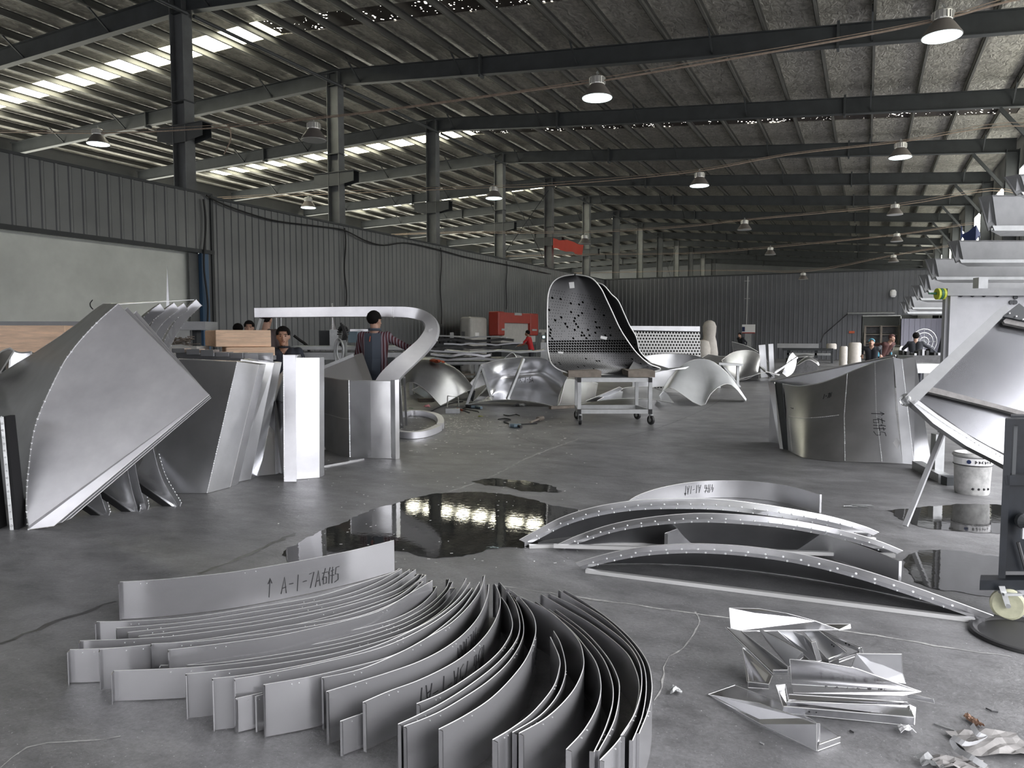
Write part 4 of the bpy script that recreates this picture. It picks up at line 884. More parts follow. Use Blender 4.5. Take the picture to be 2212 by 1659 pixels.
for u0, u1, v0, d, lab in ((1716,1768,774,27.6,'low stack of flat offcuts holding the far bowed sheets'), (1550,1592,790,24.0,'low crate behind the punched screen holding a sagging sheet'), (1586,1640,806,23.9,'low block under the far curled sheets')):
    a = at_(u0, d); b = at_(u1, d); c = (a+b)/2+HF*.4; tag(MB().obox(V((c.x, c.y, dz(v0, d)/2)), ((b-a).length, .8, dz(v0, d)), Matrix.Rotation(PSI, 3, 'Z')).build('support_stack', M['rubbish']), lab, 'support stack', 'supports under the far sheets')
# ================================================================== timbers on a prop at the left
RZ = lambda a: Matrix.Rotation(a, 3, 'Z')
def timber(u0, u1, v0, v1, d, depth, lab, yaw=0, m='wood', base=None):
    a = D(u0, v1, d); b = D(u1, v1, d); top = D(u0, v0, d).z; ctr = (a+b)/2; L = (b-a).length
    R = RZ(PSI+yaw); c = ctr+R@V((0, depth/2, 0)); z0 = a.z if base is None else base
    o = MB().obox(V((c.x, c.y, (z0+top)/2)), (L, depth, top-z0), R).build('squared_timber', M[m])
    b = o.modifiers.new('b', 'BEVEL'); b.width = .008; b.segments = 2
    e = MB().obox(V((c.x, c.y, (z0+top)/2))+R@V((-L/2-.001, 0, 0)), (.004, depth-.02, top-z0-.02), R).build('end_grain', M['endwood'], None); bpy.context.view_layer.update(); e.parent = o; e.location = e.location-o.location
    return tag(o, lab, 'timber', 'squared timbers')
DW = 8.6
timber(470, 584, 713, 749, DW, 1.0, 'upper pale timber with knots beside the tipped shells', .5)
timber(492, 592, 750, 772, DW, .85, 'lower pale timber jutting right under the knotty one', .42)
timber(0, 140, 703, 762, 7.9, .5, 'split pale timber at the edge of the view before the pale panel', .05)
for u, d, lab, s in ((515, DW+.3, 'weathered wooden trestle carrying the pair of timbers', (.6, .4)), (60, 8.2, 'weathered wooden trestle carrying the split timber at the edge', (.7, .4))):
    zt = dz(773 if u > 200 else 763, DW if u > 200 else 7.9)-.005; c = D(u, 800, d); t = thing('trestle', V((c.x, c.y, 0)), lab, 'trestle'); R = RZ(PSI)
    MB().obox(V((c.x, c.y, zt-.04)), (s[0], s[1], .08), R).build('top', M['wood_old'], t)
    for sx in (-1, 1):
        for sy in (-1, 1): q = V((c.x, c.y, (zt-.08)/2))+R@V((sx*s[0]*.42, sy*s[1]*.4, 0)); MB().obox(q, (.07, .07, zt-.08), R).build('leg', M['wood_old'], t)
tag(MB().obox(D(215, 704, 12.5), (3.7, .6, .14), RZ(PSI+.05)).build('sheet_stack', M['white']), 'long low stack of white sheets lying before the pale panelled opening', 'sheet stack')
t0 = [o for o in SC.objects if o.name.startswith('sheet_stack')][0]
for x in (-1.6, -.4, .8, 1.6):
    p = D(215, 704, 12.5)+RZ(PSI+.05)@V((x, 0, 0)); o = MB().box((p.x-.05, p.y-.05, 0), (p.x+.05, p.y+.05, p.z-.05)).build('support', M['steel_dark'], None); o.parent = t0; o.location = V(o.location)-V(t0.location)
# pointed offcut standing behind the shells
t = MB().prism([at_(345, 9.2)+V((0,0,.004)), D(361, 575, 9.4), at_(376, 9.2)+V((0,0,.004))], HF*.006).build('pointed_offcut', M['alu_dull']); tag(t, 'tall narrow pointed offcut standing above the shells', 'offcut')
MB_ = MB().tube(spline([tuple(PX(u, v, XW-.19)) for u, v in ((200,648),(195,655),(196,662),(201,668))], 4), .01, 6); tag(MB_.build('panel_mark', M['steel_dark']), 'small bent dark mark on the pale panel', 'hook')  # bent line standing for a dark mark on the plaster panel
pts = [D(365+random.uniform(0, 48), 738+random.uniform(-9, 6), 8.4) for _ in range(36)]; mb = MB()
a_ = at_(362, 8.4); b_ = at_(430, 8.4); tag(MB().obox(V(((a_+b_)/2+HF*.1)[:2]+(dz(748, 8.4)/2,)), ((b_-a_).length, .35, dz(748, 8.4)), RZ(PSI)).build('storage_box', M['cream']), 'plain box under the twine, beside the paired timbers', 'box')
for p in pts: mb.tube([p, p+V((random.uniform(-.1, .12), 0, random.uniform(-.02, .03))), p+V((random.uniform(-.2, .2), .04, random.uniform(-.03, .02)))], .006, 4)
tag(mb.build('twine_tangle', M['wood_old']), 'tangle of brown twine beside the knotty timber', 'twine', kind='stuff')
# small silver pieces left of the shells
gridsheet([[(-20,790,6.9),(0,762,7.1),(22,752,7.1)], [(-10,820,6.9),(10,790,7.0),(30,758,7.1)]], 'curled silver piece at the edge of the view below the split timber', 'alu_bright')
gridsheet([[(24,756,7.3),(45,762,7.3),(68,760,7.3)], [(20,800,7.3),(42,800,7.3),(66,800,7.3)]], 'small curved silver piece below the split timber', 'alu')
# ================================================================== people
def capsules(mb, segs):
    for a, b, ra, rb, fx in segs:
        a = V(a); b = V(b); d = (b-a); L = d.length; ax = d.normalized() if L > 1e-6 else V((0,0,1)); R = V((0,0,1)).rotation_difference(ax).to_matrix()
        o = len(mb.v); seg = 12; rings = []
        for k in range(5): th = -pi/2+pi/2*k/4; rings.append((ra*cos(th), ra*sin(th)))
        for k in range(5): th = pi/2*k/4; rings.append((rb*cos(th), L+rb*sin(th)))
        for r, z in rings: mb.v += [a+R@V((max(r, 1e-4)*cos(2*pi*k/seg), max(r, 1e-4)*fx*sin(2*pi*k/seg), z)) for k in range(seg)]
        for i in range(len(rings)-1):
            for k in range(seg): mb.face((o+i*seg+k, o+i*seg+(k+1) % seg, o+(i+1)*seg+(k+1) % seg, o+(i+1)*seg+k))
def person(loc, yaw, lab, top='navy', arms='skin', legs='trouser', handm='skin', lean=0.0, headyaw=0.0, headtilt=0.0, armL=None, armR=None, scale=1.0, extras=None, voxel=.011, hat=None, kneel=False, hipz=None):
    """local frame: facing -Y, X to the figure's left; all joints in metres"""
    t = thing('person', loc, lab, 'person')
    hip = hipz or .9; ln = lean
    def up(z, x=0, y=0): dzz = z-.9; return V((x, y-dzz*sin(ln), hip+dzz*cos(ln)))
    sh = 1.42; S = []
    def add(a, b, ra, rb, m, fx=1): S.append((V(a), V(b), ra, rb, fx, m))
    for s in (-1, 1):                                        # torso from overlapping tapered forms
        add(up(.93, s*.07), up(1.15, s*.055), .115, .105, top, .9); add(up(1.12, s*.06), up(1.36, s*.09), .11, .105, top, .9)
        add(up(1.36, s*.08), up(1.40, s*.17), .085, .068, top)
        if hipz: k_ = V((s*.14, -.20-(.9-hipz)*.45, .50*hipz/.9+.06)); a_ = V((s*.14, -.02, .08))
        else: k_ = V((s*.10, -.02, .48)); a_ = V((s*.12, .02, .08))
        h_ = up(.9, s*.09); add(h_, k_, .095, .062, legs); add(k_, a_, .06, .042, legs)
        add(a_+V((0, .02, -.03)), a_+V((s*.02, -.15, -.045)), .042, .036, 'black')
    nk = up(1.5); add(up(1.42), nk, .062, .055, 'skin')
    hd = Matrix.Rotation(headyaw, 3, 'Z') @ Matrix.Rotation(headtilt, 3, 'X'); hc = up(1.60)+V((0, -.015, 0))
    def hp(x, y, z): return hc+hd@V((x, y, z))
    add(nk, hp(0, .01, -.03), .055, .06, 'skin'); add(hp(0, .02, .03), hp(0, -.01, .0), .083, .078, 'skin', .9); add(hp(0, -.03, -.03), hp(0, -.055, -.085), .06, .03, 'skin')
    add(hp(0, -.085, .0), hp(0, -.105, -.028), .010, .015, 'skin'); add(hp(0, -.078, .025), hp(0, -.1, -.02), .008, .01, 'skin')
    for s in (-1, 1):
        add(hp(s*.078, .01, .012), hp(s*.083, .015, -.022), .016, .01, 'skin', .5)
        add(hp(s*.015, -.073, .028), hp(s*.045, -.066, .028), .010, .009, 'skin')
    add(hp(-.018, -.083, -.055), hp(.018, -.083, -.055), .008, .008, 'skin')
    hands = []
    for s, A in ((1, armL), (-1, armR)):
        A = A or ((s*.24, -.02, 1.12), (s*.25, -.12, .87)); shp = up(1.38, s*.18); el = V(A[0]); wr = V(A[1])
        add(shp, el, .058, .045, top); add(el, wr, .043, .029, arms)
        d = (wr-el).normalized(); sd = d.cross(V((0, 0, 1))); sd = (V((1,0,0)) if sd.length < .1 else sd).normalized(); nn = sd.cross(d)
        pc = wr+d*.045; add(wr, pc, .026, .03, handm); add(wr+d*.03+sd*.018, pc+d*.03+sd*.025, .018, .013, handm); add(wr+d*.03-sd*.018, pc+d*.03-sd*.025, .018, .013, handm)
        for k, (off, L) in enumerate(((-.030, .062), (-.010, .075), (.010, .07), (.030, .055))):
            b0 = pc+d*.03+sd*off; b1 = b0+d*L*.55-nn*.008; b2 = b1+d*L*.4-nn*.022; add(b0, b1, .0105, .0095, handm); add(b1, b2, .0095, .008, handm)
        th = wr+d*.02-sd*.028*s; add(th, th+d*.03-sd*.03*s-nn*.01, .013, .011, handm); add(th+d*.03-sd*.03*s-nn*.01, th+d*.06-sd*.034*s-nn*.02, .011, .009, handm)
    mb = MB(); capsules(mb, [(a, b, ra, rb, fx) for a, b, ra, rb, fx, m in S])
    me = bpy.data.meshes.new('tmp'); me.from_pydata([tuple(p) for p in mb.v], [], mb.f); tmp = bpy.data.objects.new('tmp', me); COL.objects.link(tmp)
    r = tmp.modifiers.new('r', 'REMESH'); r.mode = 'VOXEL'; r.voxel_size = voxel; sm = tmp.modifiers.new('s', 'SMOOTH'); sm.iterations = 2; sm.factor = .5
    dg = bpy.context.evaluated_depsgraph_get(); body = bpy.data.meshes.new_from_object(tmp.evaluated_get(dg)); bpy.data.objects.remove(tmp)
    names = []
    for x in S:
        if x[5] not in names: names.append(x[5])
    body.materials.clear()
    for nm in names: body.materials.append(M[nm])
    for f in body.polygons:
        c = f.center; best = None
        for a, b, ra, rb, fx, m in S:
            ab = b-a; q = max(0, min(1, (c-a).dot(ab)/max(ab.length_squared, 1e-9))); dd = (c-a-ab*q).length-(ra+(rb-ra)*q)
            if best is None or dd < best[0]: best = (dd, m)
        f.material_index = names.index(best[1]); f.use_smooth = True
    bo = bpy.data.objects.new('body', body); COL.objects.link(bo); bo.parent = t
    # hair, eyes, mouth
    bm = bmesh.new(); bmesh.ops.create_uvsphere(bm, u_segments=24, v_segments=16, radius=1); 
    for v in bm.verts: v.co = V((v.co.x*.092, v.co.y*.102+.018, v.co.z*.098+.045))
    bmesh.ops.delete(bm, geom=[f for f in bm.faces if (f.calc_center_median().y < -.045 and f.calc_center_median().z < .075) or f.calc_center_median().z < -.035 or (f.calc_center_median().y < .015 and f.calc_center_median().z < .03)], context='FACES')
    for v in bm.verts: v.co += V((random.uniform(-1,1), random.uniform(-1,1), random.uniform(-1,1)))*.003; v.co = hc+hd@v.co
    hm = bpy.data.meshes.new('hair'); bm.to_mesh(hm); bm.free(); hm.materials.append(M[hat or 'hair'])
    for f in hm.polygons: f.use_smooth = True
    ho = bpy.data.objects.new('hair' if not hat else 'head_cloth', hm); COL.objects.link(ho); ho.parent = t; so = ho.modifiers.new('s', 'SOLIDIFY'); so.thickness = .012
    def child(mb, nm, m): o = mb.build(nm, M[m]); o.parent = t; return o
    for s in (-1, 1):
        child(MB().ball(hp(s*.031, -.074, .014), (.011, .007, .006), 2), 'eye', 'eye')
        child(MB().tube([hp(s*.016, -.086, .033), hp(s*.032, -.087, .037), hp(s*.048, -.076, .033)], .0035, 5), 'eyebrow', 'hair')
    child(MB().tube([hp(-.022, -.085, -.053), hp(0, -.094, -.054), hp(.022, -.085, -.053)], .0045, 5), 'mouth', 'lip')
    if extras: extras(t, up, child)
    t.rotation_euler = (0, 0, yaw); t.scale = (scale,)*3
    return t
# children are built in the figure's own frame, so undo the offset that build() puts on free objects: origin moves are harmless
def at(u, v, d): p = D(u, v, d); return V((p.x, p.y, 0))
def apron(t, up, child):
    g = [[up(z, x, .115-abs(x)*.25+(0.03 if z < 1 else 0)) for x in (-.11, -.05, 0, .05, .11)] for z in (1.44, 1.3, 1.1, .95, .75, .5)]
    g = [[p*1.0 for p in r] for r in g]; child(MB().slab(g, .012), 'apron', 'denim')
    child(MB().tube([up(1.49, .07*cos(a), .07*sin(a)-.0) for a in [pi*k/8 for k in range(17)]], .02, 6), 'collar', 'denim')
    child(MB().tube([up(1.4, .02, .13), up(1.33, .03, .135)], .006, 5), 'strap', 'orange')
dM = 9.88
person(at(812, 930, dM), PSI+pi-.12, 'person in a striped maroon shirt and dark apron, back turned, reaching to the bent tube', top='stripes', arms='stripes', handm='glove', headyaw=-.5, armR=((-.42, -.14, 1.24), (-.66, -.2, 1.32)), armL=((.28, -.1, 1.12), (.2, -.3, 1.0)), extras=apron, scale=1.0, voxel=.009)
def polo(t, up, child):
    child(MB().tube([up(1.47, .065*cos(a), .065*sin(a)-.01) for a in [2*pi*k/16 for k in range(17)]], .015, 6), 'collar', 'navy')
    for z in (1.40, 1.35): child(MB().ball(up(z, 0, -.115), .006, 1), 'button', 'paper')
def glasses(t, up, child): polo(t, up, child)
person(at(621, 900, 9.6), PSI+.12, 'person in a dark navy polo shirt facing the camera behind the upright panels', top='navy', arms='skin', lean=.25, headyaw=.15, headtilt=0, armL=((.30, -.22, .98), (.10, -.44, .96)), armR=((-.29, -.22, .96), (-.12, -.42, .92)), scale=.99, hipz=.725, extras=polo, voxel=.009)
person(at(542, 860, 12.6), PSI+.25, 'person looking over the top of the knotty timber, face half hidden', top='brownshirt', scale=.955)
person(at(518, 860, 12.9), PSI+pi, 'person with only dark hair showing above the knotty timber', top='darkcloth', scale=.93)
person(at(578, 860, 11.4), PSI+pi-.3, 'person in a brown shirt mostly hidden behind the start of the bent tube', top='brownshirt', arms='brownshirt', scale=1.03)
person(at(1148, 800, 29), PSI-1.9, 'person in a red tee shirt working at the press', top='tee', arms='skin', lean=.25, armL=((.28, -.3, 1.15), (.2, -.55, 1.05)), armR=((-.28, -.3, 1.15), (-.2, -.55, 1.05)), handm='glove', scale=.93, voxel=.014)
person(at(1604, 800, 38), PSI-.9, 'dark-clothed person bending beside the tall thin pole', top='darkcloth', arms='darkcloth', lean=.5, scale=.92, voxel=.016)
person(at(1882, 800, 22), PSI-.5, 'person in a blue and orange head cloth crouching behind the curved box panel', top='darkcloth', arms='darkcloth', lean=.5, scale=.96, voxel=.014, hat='teal', hipz=.62, headtilt=-.3)
person(at(1903, 800, 23.5), PSI+.3, 'person in maroon workwear bent over behind the head-clothed one', top='maroon', arms='maroon', handm='teal', lean=.6, scale=1.0, voxel=.014, hat='maroon', hipz=.72)
person(at(1976, 800, 19.5), PSI+pi-.5, 'person in dark workwear leaning over the bench with a fan behind', top='darkcloth', arms='darkcloth', lean=.25, armL=((.33, -.2, 1.15), (.5, -.45, .98)), armR=((-.38, -.25, 1.18), (-.62, -.45, .98)), scale=.90, voxel=.013, headtilt=-.35, hipz=.84)
person(at(2050, 800, 18.5), PSI-1.2, 'dark-clothed person half hidden by the white board', top='darkcloth', arms='darkcloth', scale=1.0, voxel=.014)
# ================================================================== CNC table, press brake, sheet racks
def zz(v, d): return dz(v, d)
t = thing('machine_table', at(760, 850, 13.6), 'long grey machine table with two rails behind the bent tube', 'machine table'); R = RZ(PSI-.02)
for z0, z1, dd in ((748, 756, 0), (762, 778, .05)):
    c = (D(640, z0, 13.6)+D(880, z1, 13.6))/2; MB().obox(c+HF*(.6+dd), (2.4, .8, abs(dz(z0,13.6)-dz(z1,13.6))), R).build('rail', M['galv'], t)
for u in (670, 760, 850): c = at(u, 800, 14); MB().obox(V((c.x, c.y, .5)), (.12, .6, 1.0), R).build('leg', M['steel_dark'], t)
t = thing('drilling_head', D(742, 760, 13.6), 'boxy grey-blue machine head with coiled hoses on the long table', 'machine')
def bx(u0, u1, v0, v1, d, dep, m, nm, par):
    a = D(u0, v0, d); b = D(u1, v1, d); c = (a+b)/2+HF*dep/2; L = (D(u1, v0, d)-a).length; return MB().obox(V((c.x, c.y, (a.z+b.z)/2)), (L, dep, a.z-b.z), RZ(PSI)).build(nm, M[m], par)
bx(689, 727, 714, 746, 14, .4, 'steel_dark', 'cabinet', t); bx(712, 731, 712, 748, 13.9, .3, 'galv', 'column', t); bx(752, 772, 716, 740, 13.9, .3, 'blueglass', 'motor', t); bx(756, 795, 711, 716, 14.2, .3, 'alu', 'cover', t)
for k in range(3): MB().tube(spline([tuple(D(735+9*sin(a)+3*k, 742-40*(a/3)+5*cos(a*3)+3*k, 13.5)) for a in [x*.5 for x in range(7)]], 3), .02, 8).build('hose', M['black'], t)
ch = MB()
for k in range(12): a = pi*k/11; ch.obox(D(741-8*cos(a), 722-16*sin(a), 13.55), (.05, .07, .025), Matrix.Rotation(a, 3, 'Y'))
ch.build('cable_chain', M['cable'], t)
MB().tube([D(732+9*cos(a), 760+28*sin(a), 13.4) for a in [2*pi*k/20 for k in range(20)]], .02, 8, closed=True).tube([D(735+7*cos(a), 758+20*sin(a), 13.35) for a in [2*pi*k/20 for k in range(20)]], .015, 8, closed=True).build('hose_ring', M['galv'], t)
bx(738, 747, 735, 780, 13.45, .12, 'galv', 'spindle', t)
tag(MB().tube([D(717, 655, 14.5), D(718, 712, 14.4)], .012, 6).prism([D(714,712,14.4), D(718,682,14.45), D(726,712,14.4)], HF*.01).build('pointed_strip', M['alu_bright']), 'thin pointed bright strip rising above the bent tube', 'strip')
for u, lab in ((598, 'nearer the navy polo'), (608, 'further from the timbers')): tag(MB().tube([D(u-1, 686, 12.3), D(u-1, 718, 12.3), at(u-1, 800, 12.3)+V((0,0,.02))], .012, 6).build('thin_post', M['galv']), 'thin vertical post under the bent tube, %s' % lab, 'post')
tag(MB().tube(spline([tuple(D(u, v, 15)) for u, v in ((635,725),(648,735),(665,750),(672,790),(676,872))], 4), .03, 6).build('dark_hose', M['cable']), 'dark hose sloping down behind the navy polo', 'hose')
# red press brake against the partition
XP = -13.0; t = thing('press_brake', V((XP-.7, PX(1110, 760, XP).y, 0)), 'large red and cream bending press against the dark partition', 'press')
def pp(u, v, X=XP): return PX(u, v, X)
def pbox(u0, u1, v0, v1, dep, m, nm, X=XP, z0=None, z1=None):
    y0 = pp(u0, 723, X).y; y1 = pp(u1, 723, X).y; ym = (y0+y1)/2; um = (u0+u1)/2
    za = pp(u0, v1, X).z if z0 is None else z0; zb_ = pp(u0, v0, X).z if z1 is None else z1
    o = MB().box((X-dep, y0, za), (X, y1, zb_)).build(nm, M[m], t); b = o.modifiers.new('b', 'BEVEL'); b.width = .03; b.segments = 2; return o
ztop = pp(1058, 671).z; yA = pp(1077, 723).y; yB = pp(1163, 723).y
y1 = pp(1091, 723).y; y2 = pp(1146, 723).y; zr = pp(1091, 697).z; zl = pp(1075, 725).z
for a, b, z in ((yA, y1, zl), (y2, yB, zl)): o = MB().box((XP-.45, a, z), (XP+.0, b, ztop)).build('side_cowl', M['red'], t); q = o.modifiers.new('b', 'BEVEL'); q.width = .05; q.segments = 3
MB().box((XP-.45, y1, zr), (XP-.02, y2, ztop-.03)).build('top_cowl', M['red'], t)
MB().box((XP-.6, y1, zl-.05), (XP-.12, y2, zr)).build('ram', M['cream'], t)
MB().box((XP-.5, yA+.3, zl-.28), (XP-.05, yB-.2, zl-.02)).build('tool_beam', M['cream'], t)
MB().box((XP-.6, yA+.3, .0), (XP-.02, yB-.2, 1.0)).build('lower_beam', M['steel_dark'], t)
MB().box((XP-1.4, yA+.1, 0), (XP-.6, yB, zl)).build('rear_frame', M['steel_dark'], t)
MB().box((XP-.015, (y1+y2)/2-.35, (zr+ztop)/2+.1), (XP+.0, (y1+y2)/2+.35, (zr+ztop)/2+.2)).build('name_plate', M['galv'], t)
for y in (yA+.25, y2+.15): MB().box((XP, y, zl+.2), (XP+.012, y+.5, zl+.28)).build('badge', M['galv'], t)
yC = PX(1018, 723, XP-.47).y
o = MB().box((XP-1.0, yC, 0), (XP-.47, yA-.02, PX(1018, 684, XP-.47).z)).build('side_cabinet', M['cream'], t); q = o.modifiers.new('b', 'BEVEL'); q.width = .12; q.segments = 3
MB().box((XP-.47, yC+.3, 1.35), (XP-.46, yC+.6, 1.5)).build('cabinet_label', M['paper'], t)
t = thing('control_console', at(1171, 780, 27.5), 'pale control console with a lit screen beside the press', 'console')
bx(1164, 1180, 712, 718, 27.5, .2, 'cream', 'arm', t); bx(1170, 1176, 718, 805.5, 27.5, .15, 'cream', 'post', t); bx(1171, 1178, 724, 732, 27.4, .1, 'black', 'housing', t); bx(1172, 1177, 725.5, 730.5, 27.38, .02, 'screen', 'screen', t)
t = thing('grey_pillar_box', at(1170, 800, 22), 'plain tall grey box between the sheet racks and the punched shell', 'box'); bx(1168, 1184, 740, 800, 22, .3, 'galv', 'box', t)
# racks with irregular sheet stacks
random.seed(21)
def rack(u0, u1, d, levels, lab, zbase):
    t = thing('sheet_rack', at((u0+u1)/2, 800, d), lab, 'rack'); R = RZ(PSI)
    for u in (u0+8, (u0+u1)/2, u1-8):
        for dd in (0, .9): p = at(u, 800, d)+HF*dd; MB().obox(V((p.x, p.y, zbase/2)), (.08, .08, zbase), R).build('leg', M['galv'], t)
    c = at((u0+u1)/2, 800, d)+HF*.45; L = (D(u1, 723, d)-D(u0, 723, d)).length
    MB().obox(V((c.x, c.y, zbase+.03)), (L, 1.1, .06), R).build('deck', M['galv'], t)
    MB().obox(V((c.x, c.y, zbase*.45)), (L, 1.0, .05), R).build('lower_shelf', M['wood_old'], t)
    z = zbase+.07
    for i, (a, b, th, m, lb) in enumerate(levels):
        p = (D(a, 723, d)+D(b, 723, d))/2+HF*random.uniform(.3, .5); L = (D(b, 723, d)-D(a, 723, d)).length; n = 9; yaw = PSI+random.uniform(-.05, .05)
        R2 = RZ(yaw); q0 = V((p.x, p.y, z)); amp = .03
        g = [[q0+R2@V((L*(k/n-.5), w, th/2+amp+amp*sin(k*1.3+i)*(k % 3 != 1))) for k in range(n+1)] for w in (-.45, 0, .45)]
        o = MB().slab(g, th).build('stacked_sheets', M[m]); tag(o, lb, 'sheet stack', 'stacks on the racks'); z += th+amp*1.5
    return t
rack(880, 1180, 17.5, [(900,1100,.05,'alu_dull','lowest pale bundle of sheets on the near rack'),(930,1060,.05,'alu','short bright bundle on the near rack'),(960,1180,.03,'alu_dull','thin sheets overhanging the near rack toward the shell')], 'low rack of loose sheets behind the scoop', .72)
rack(890, 1150, 20.5, [(905,1060,.07,'rubbish','dark bottom bundle on the far rack'),(930,1150,.05,'alu_dull','grey bundle second on the far rack'),(900,1080,.07,'rubbish','dark bundle third on the far rack'),(960,1130,.04,'alu_dull','thin grey bundle fourth on the far rack'),(905,1110,.07,'rubbish','dark uppermost bundle on the far rack'),(912,1095,.035,'white','bright warped top sheet overhanging the far rack')], 'tall cluttered sheet rack before the press', .72)
# dark oddments on the wall bench
t = thing('wall_bench', at(950, 800, 25), 'dark cluttered bench against the partition left of the press', 'bench'); bx(930, 1000, 742, 790, 25, .8, 'steel_dark', 'bench_body', t)
for k in range(12):
    u = 925+6.5*k; h = random.uniform(8, 26); bx(u, u+random.uniform(5, 10), 742-h, 742, 25+random.random()*.5, .3, random.choice(['rubbish','black','steel_dark']), 'scrap_box', t)
bx(972, 980, 718, 736, 24.8, .1, 'white', 'white_box', t)
# ================================================================== far wall area
YW = YB-.5
def wbox(u0, u1, v0, v1, Y, dep, m, nm, par=None, lab=None, cat=None, grp=None):
    a = PY(u0, v0, Y); b = PY(u1, v1, Y); o = MB().box((a.x, Y, max(b.z, 0)), (b.x, Y+dep, a.z)).build(nm, M[m], par)
    if lab: tag(o, lab, cat, grp)
    return o
t = thing('bench', PY(1780, 790, 40)*1, 'long dark bench with a pale back sheet before the end wall', 'bench'); t.location.z = 0
wbox(1679, 1768, 742, 752, 42, .1, 'white', 'back_sheet', t); wbox(1690, 1800, 752, 758, 40, .8, 'steel_dark', 'top', t); wbox(1700, 1796, 762, 768, 40.1, .6, 'galv', 'rail', t)
for u in (1700, 1760, 1795): wbox(u, u+4, 757, 790, 40.1, .6, 'steel_dark', 'leg', t)
for u0, u1, v0, v1, Y, lab in ((1784,1807,742,754,40.2,'short wrapped roll on the far bench'),(1812,1830,748,785,36,'wrapped roll beside the far bench with a dark end'),(1831,1860,740,778,34,'tall pink-white wrapped roll standing before the end wall')):
    a = PY(u0, v1, Y); b = PY(u1, v1, Y); z1 = PY(u0, v0, Y).z; r = (b.x-a.x)/2; z0 = a.z if Y > 40 else 0
    c = V(((a.x+b.x)/2, Y+r, z0)); tag(MB().lathe([(r*.96,0),(r,.05),(r*.98,z1-z0-.05),(r*.8,z1-z0)], c, 18).build('wrapped_roll', M['bundle'], smooth=.9), lab, 'roll', 'wrapped rolls')
t = thing('thin_pole', PY(1613, 720, 44), 'tall thin white pole with cross ticks before the end wall', 'pole'); t.location.z = 0; p = PY(1614, 597, 44)
MB().tube([(p.x, 44, 0), (p.x+.04, 44, p.z)], .03, 6).build('pole', M['white'], t)
for v in (607, 645): q = PY(1614, v, 44); MB().bar(q-V((.15,0,0)), q+V((.15,0,0)), .03, .03).build('tick', M['white'], t)
t = thing('notice_board', PY(1617, 712, 43.6), 'white notice board with a blue corner on a stand by the thin pole', 'notice board'); t.location.z = 0
wbox(1603, 1631, 701, 720, 43.6, .05, 'paper', 'board', t); wbox(1603, 1609, 706, 716, 43.58, .01, 'bluefabric', 'blue_panel', t); wbox(1603, 1631, 718, 720, 43.58, .01, 'red', 'red_line', t); wbox(1609, 1621, 720, 790, 43.7, .2, 'galv', 'stand', t)
tag(MB().tube([PY(1831, 677, 45.9), PY(1933, 676, 45.9)], .06, 8).build('wall_pipe', M['galv']), 'horizontal grey pipe on the end wall above the doorway', 'pipe')
tag(MB().tube([PY(1832, 677, 45.9), PY(1780, 722, 45.9), PY(1772, 740, 45.8)], .03, 6).build('sloping_cable', M['cable']), 'dark cable sloping down from the wall pipe', 'cable')
wbox(1834, 1846, 715, 720, 46.15, .02, 'orange', 'orange_sign', None, 'small orange notice on the end wall beside the doorway', 'sign')
tag(MB().lathe([(.1,0),(.16,.1),(.16,.3),(.1,.4)], PY(1929, 642, 46.0), 12).build('security_camera', M['paper']), 'small white camera high on the end wall', 'camera')
# dark shelving inside the doorway
t = thing('shelving', PY(1903, 740, YB+1), 'dark shelving with black-wrapped goods filling the doorway', 'shelving'); t.location.z = 0
for v in (704, 722, 741): wbox(1868, 1941, v, v+1.5, YB+.6, .8, 'wood_old', 'shelf', t)
for u in (1867, 1902, 1940): wbox(u, u+2.5, 703, 765, YB+.5, .1, 'wood_old', 'upright', t)
for u in (1870, 1905):
    for v in (706, 724, 743): wbox(u, u+30, v, v+14, YB+.8, .4, 'rubbish', 'wrapped_goods', t)
t = thing('work_bench', at(2000, 800, 18), 'cluttered dark bench before the pale sheeting', 'bench'); bx(1945, 2036, 768, 790, 18, .7, 'rubbish', 'body', t); bx(1940, 2036, 786, 806, 16.5, .6, 'galv', 'lower_shelf', t)
for k in range(10): u = 1950+8.5*k; bx(u, u+random.uniform(4, 9), 768-random.uniform(3, 14), 768, 18+random.random()*.4, .2, random.choice(['rubbish','black','galv','white','darkcloth']), 'oddment', t)
t = thing('standing_fan', at(1998, 800, 20), 'white caged fan behind the dark-clothed worker', 'fan')
c = D(1996, 738, 20); mb = MB()
for r in (.34, .24, .12): mb.tube([c+V((cos(PSI)*cos(a), sin(PSI)*cos(a), sin(a)))*r for a in [2*pi*k/24 for k in range(24)]], .012, 5, closed=True)
for k in range(12): a = pi*k/6; mb.tube([c, c+V((cos(PSI)*cos(a), sin(PSI)*cos(a), sin(a)))*.34], .006, 4)
mb.build('cage', M['galv'], t); MB().tube([c-V((0,0,.4)), V((c.x, c.y, 0))], .03, 6).build('stand', M['steel_dark'], t)
gridsheet([[(1925,836,20),(1928,760,20),(1935,745,20)], [(1945,837,19.8),(1947,760,19.8),(1952,748,19.8)], [(1955,835,20.2),(1958,765,20.2),(1960,752,20.2)]], 'rolled grey sheet standing behind the curved box panel', 'alu_dull', group='sheets behind the curved box panel')
gridsheet([[(1825,784,37),(1838,773,37),(1846,767,37)], [(1832,785,36.5),(1850,776,36.5),(1864,784,36.5)]], 'small folded bright sheet at the foot of the tall wrapped roll', 'alu_bright', group='sheets behind the curved box panel')
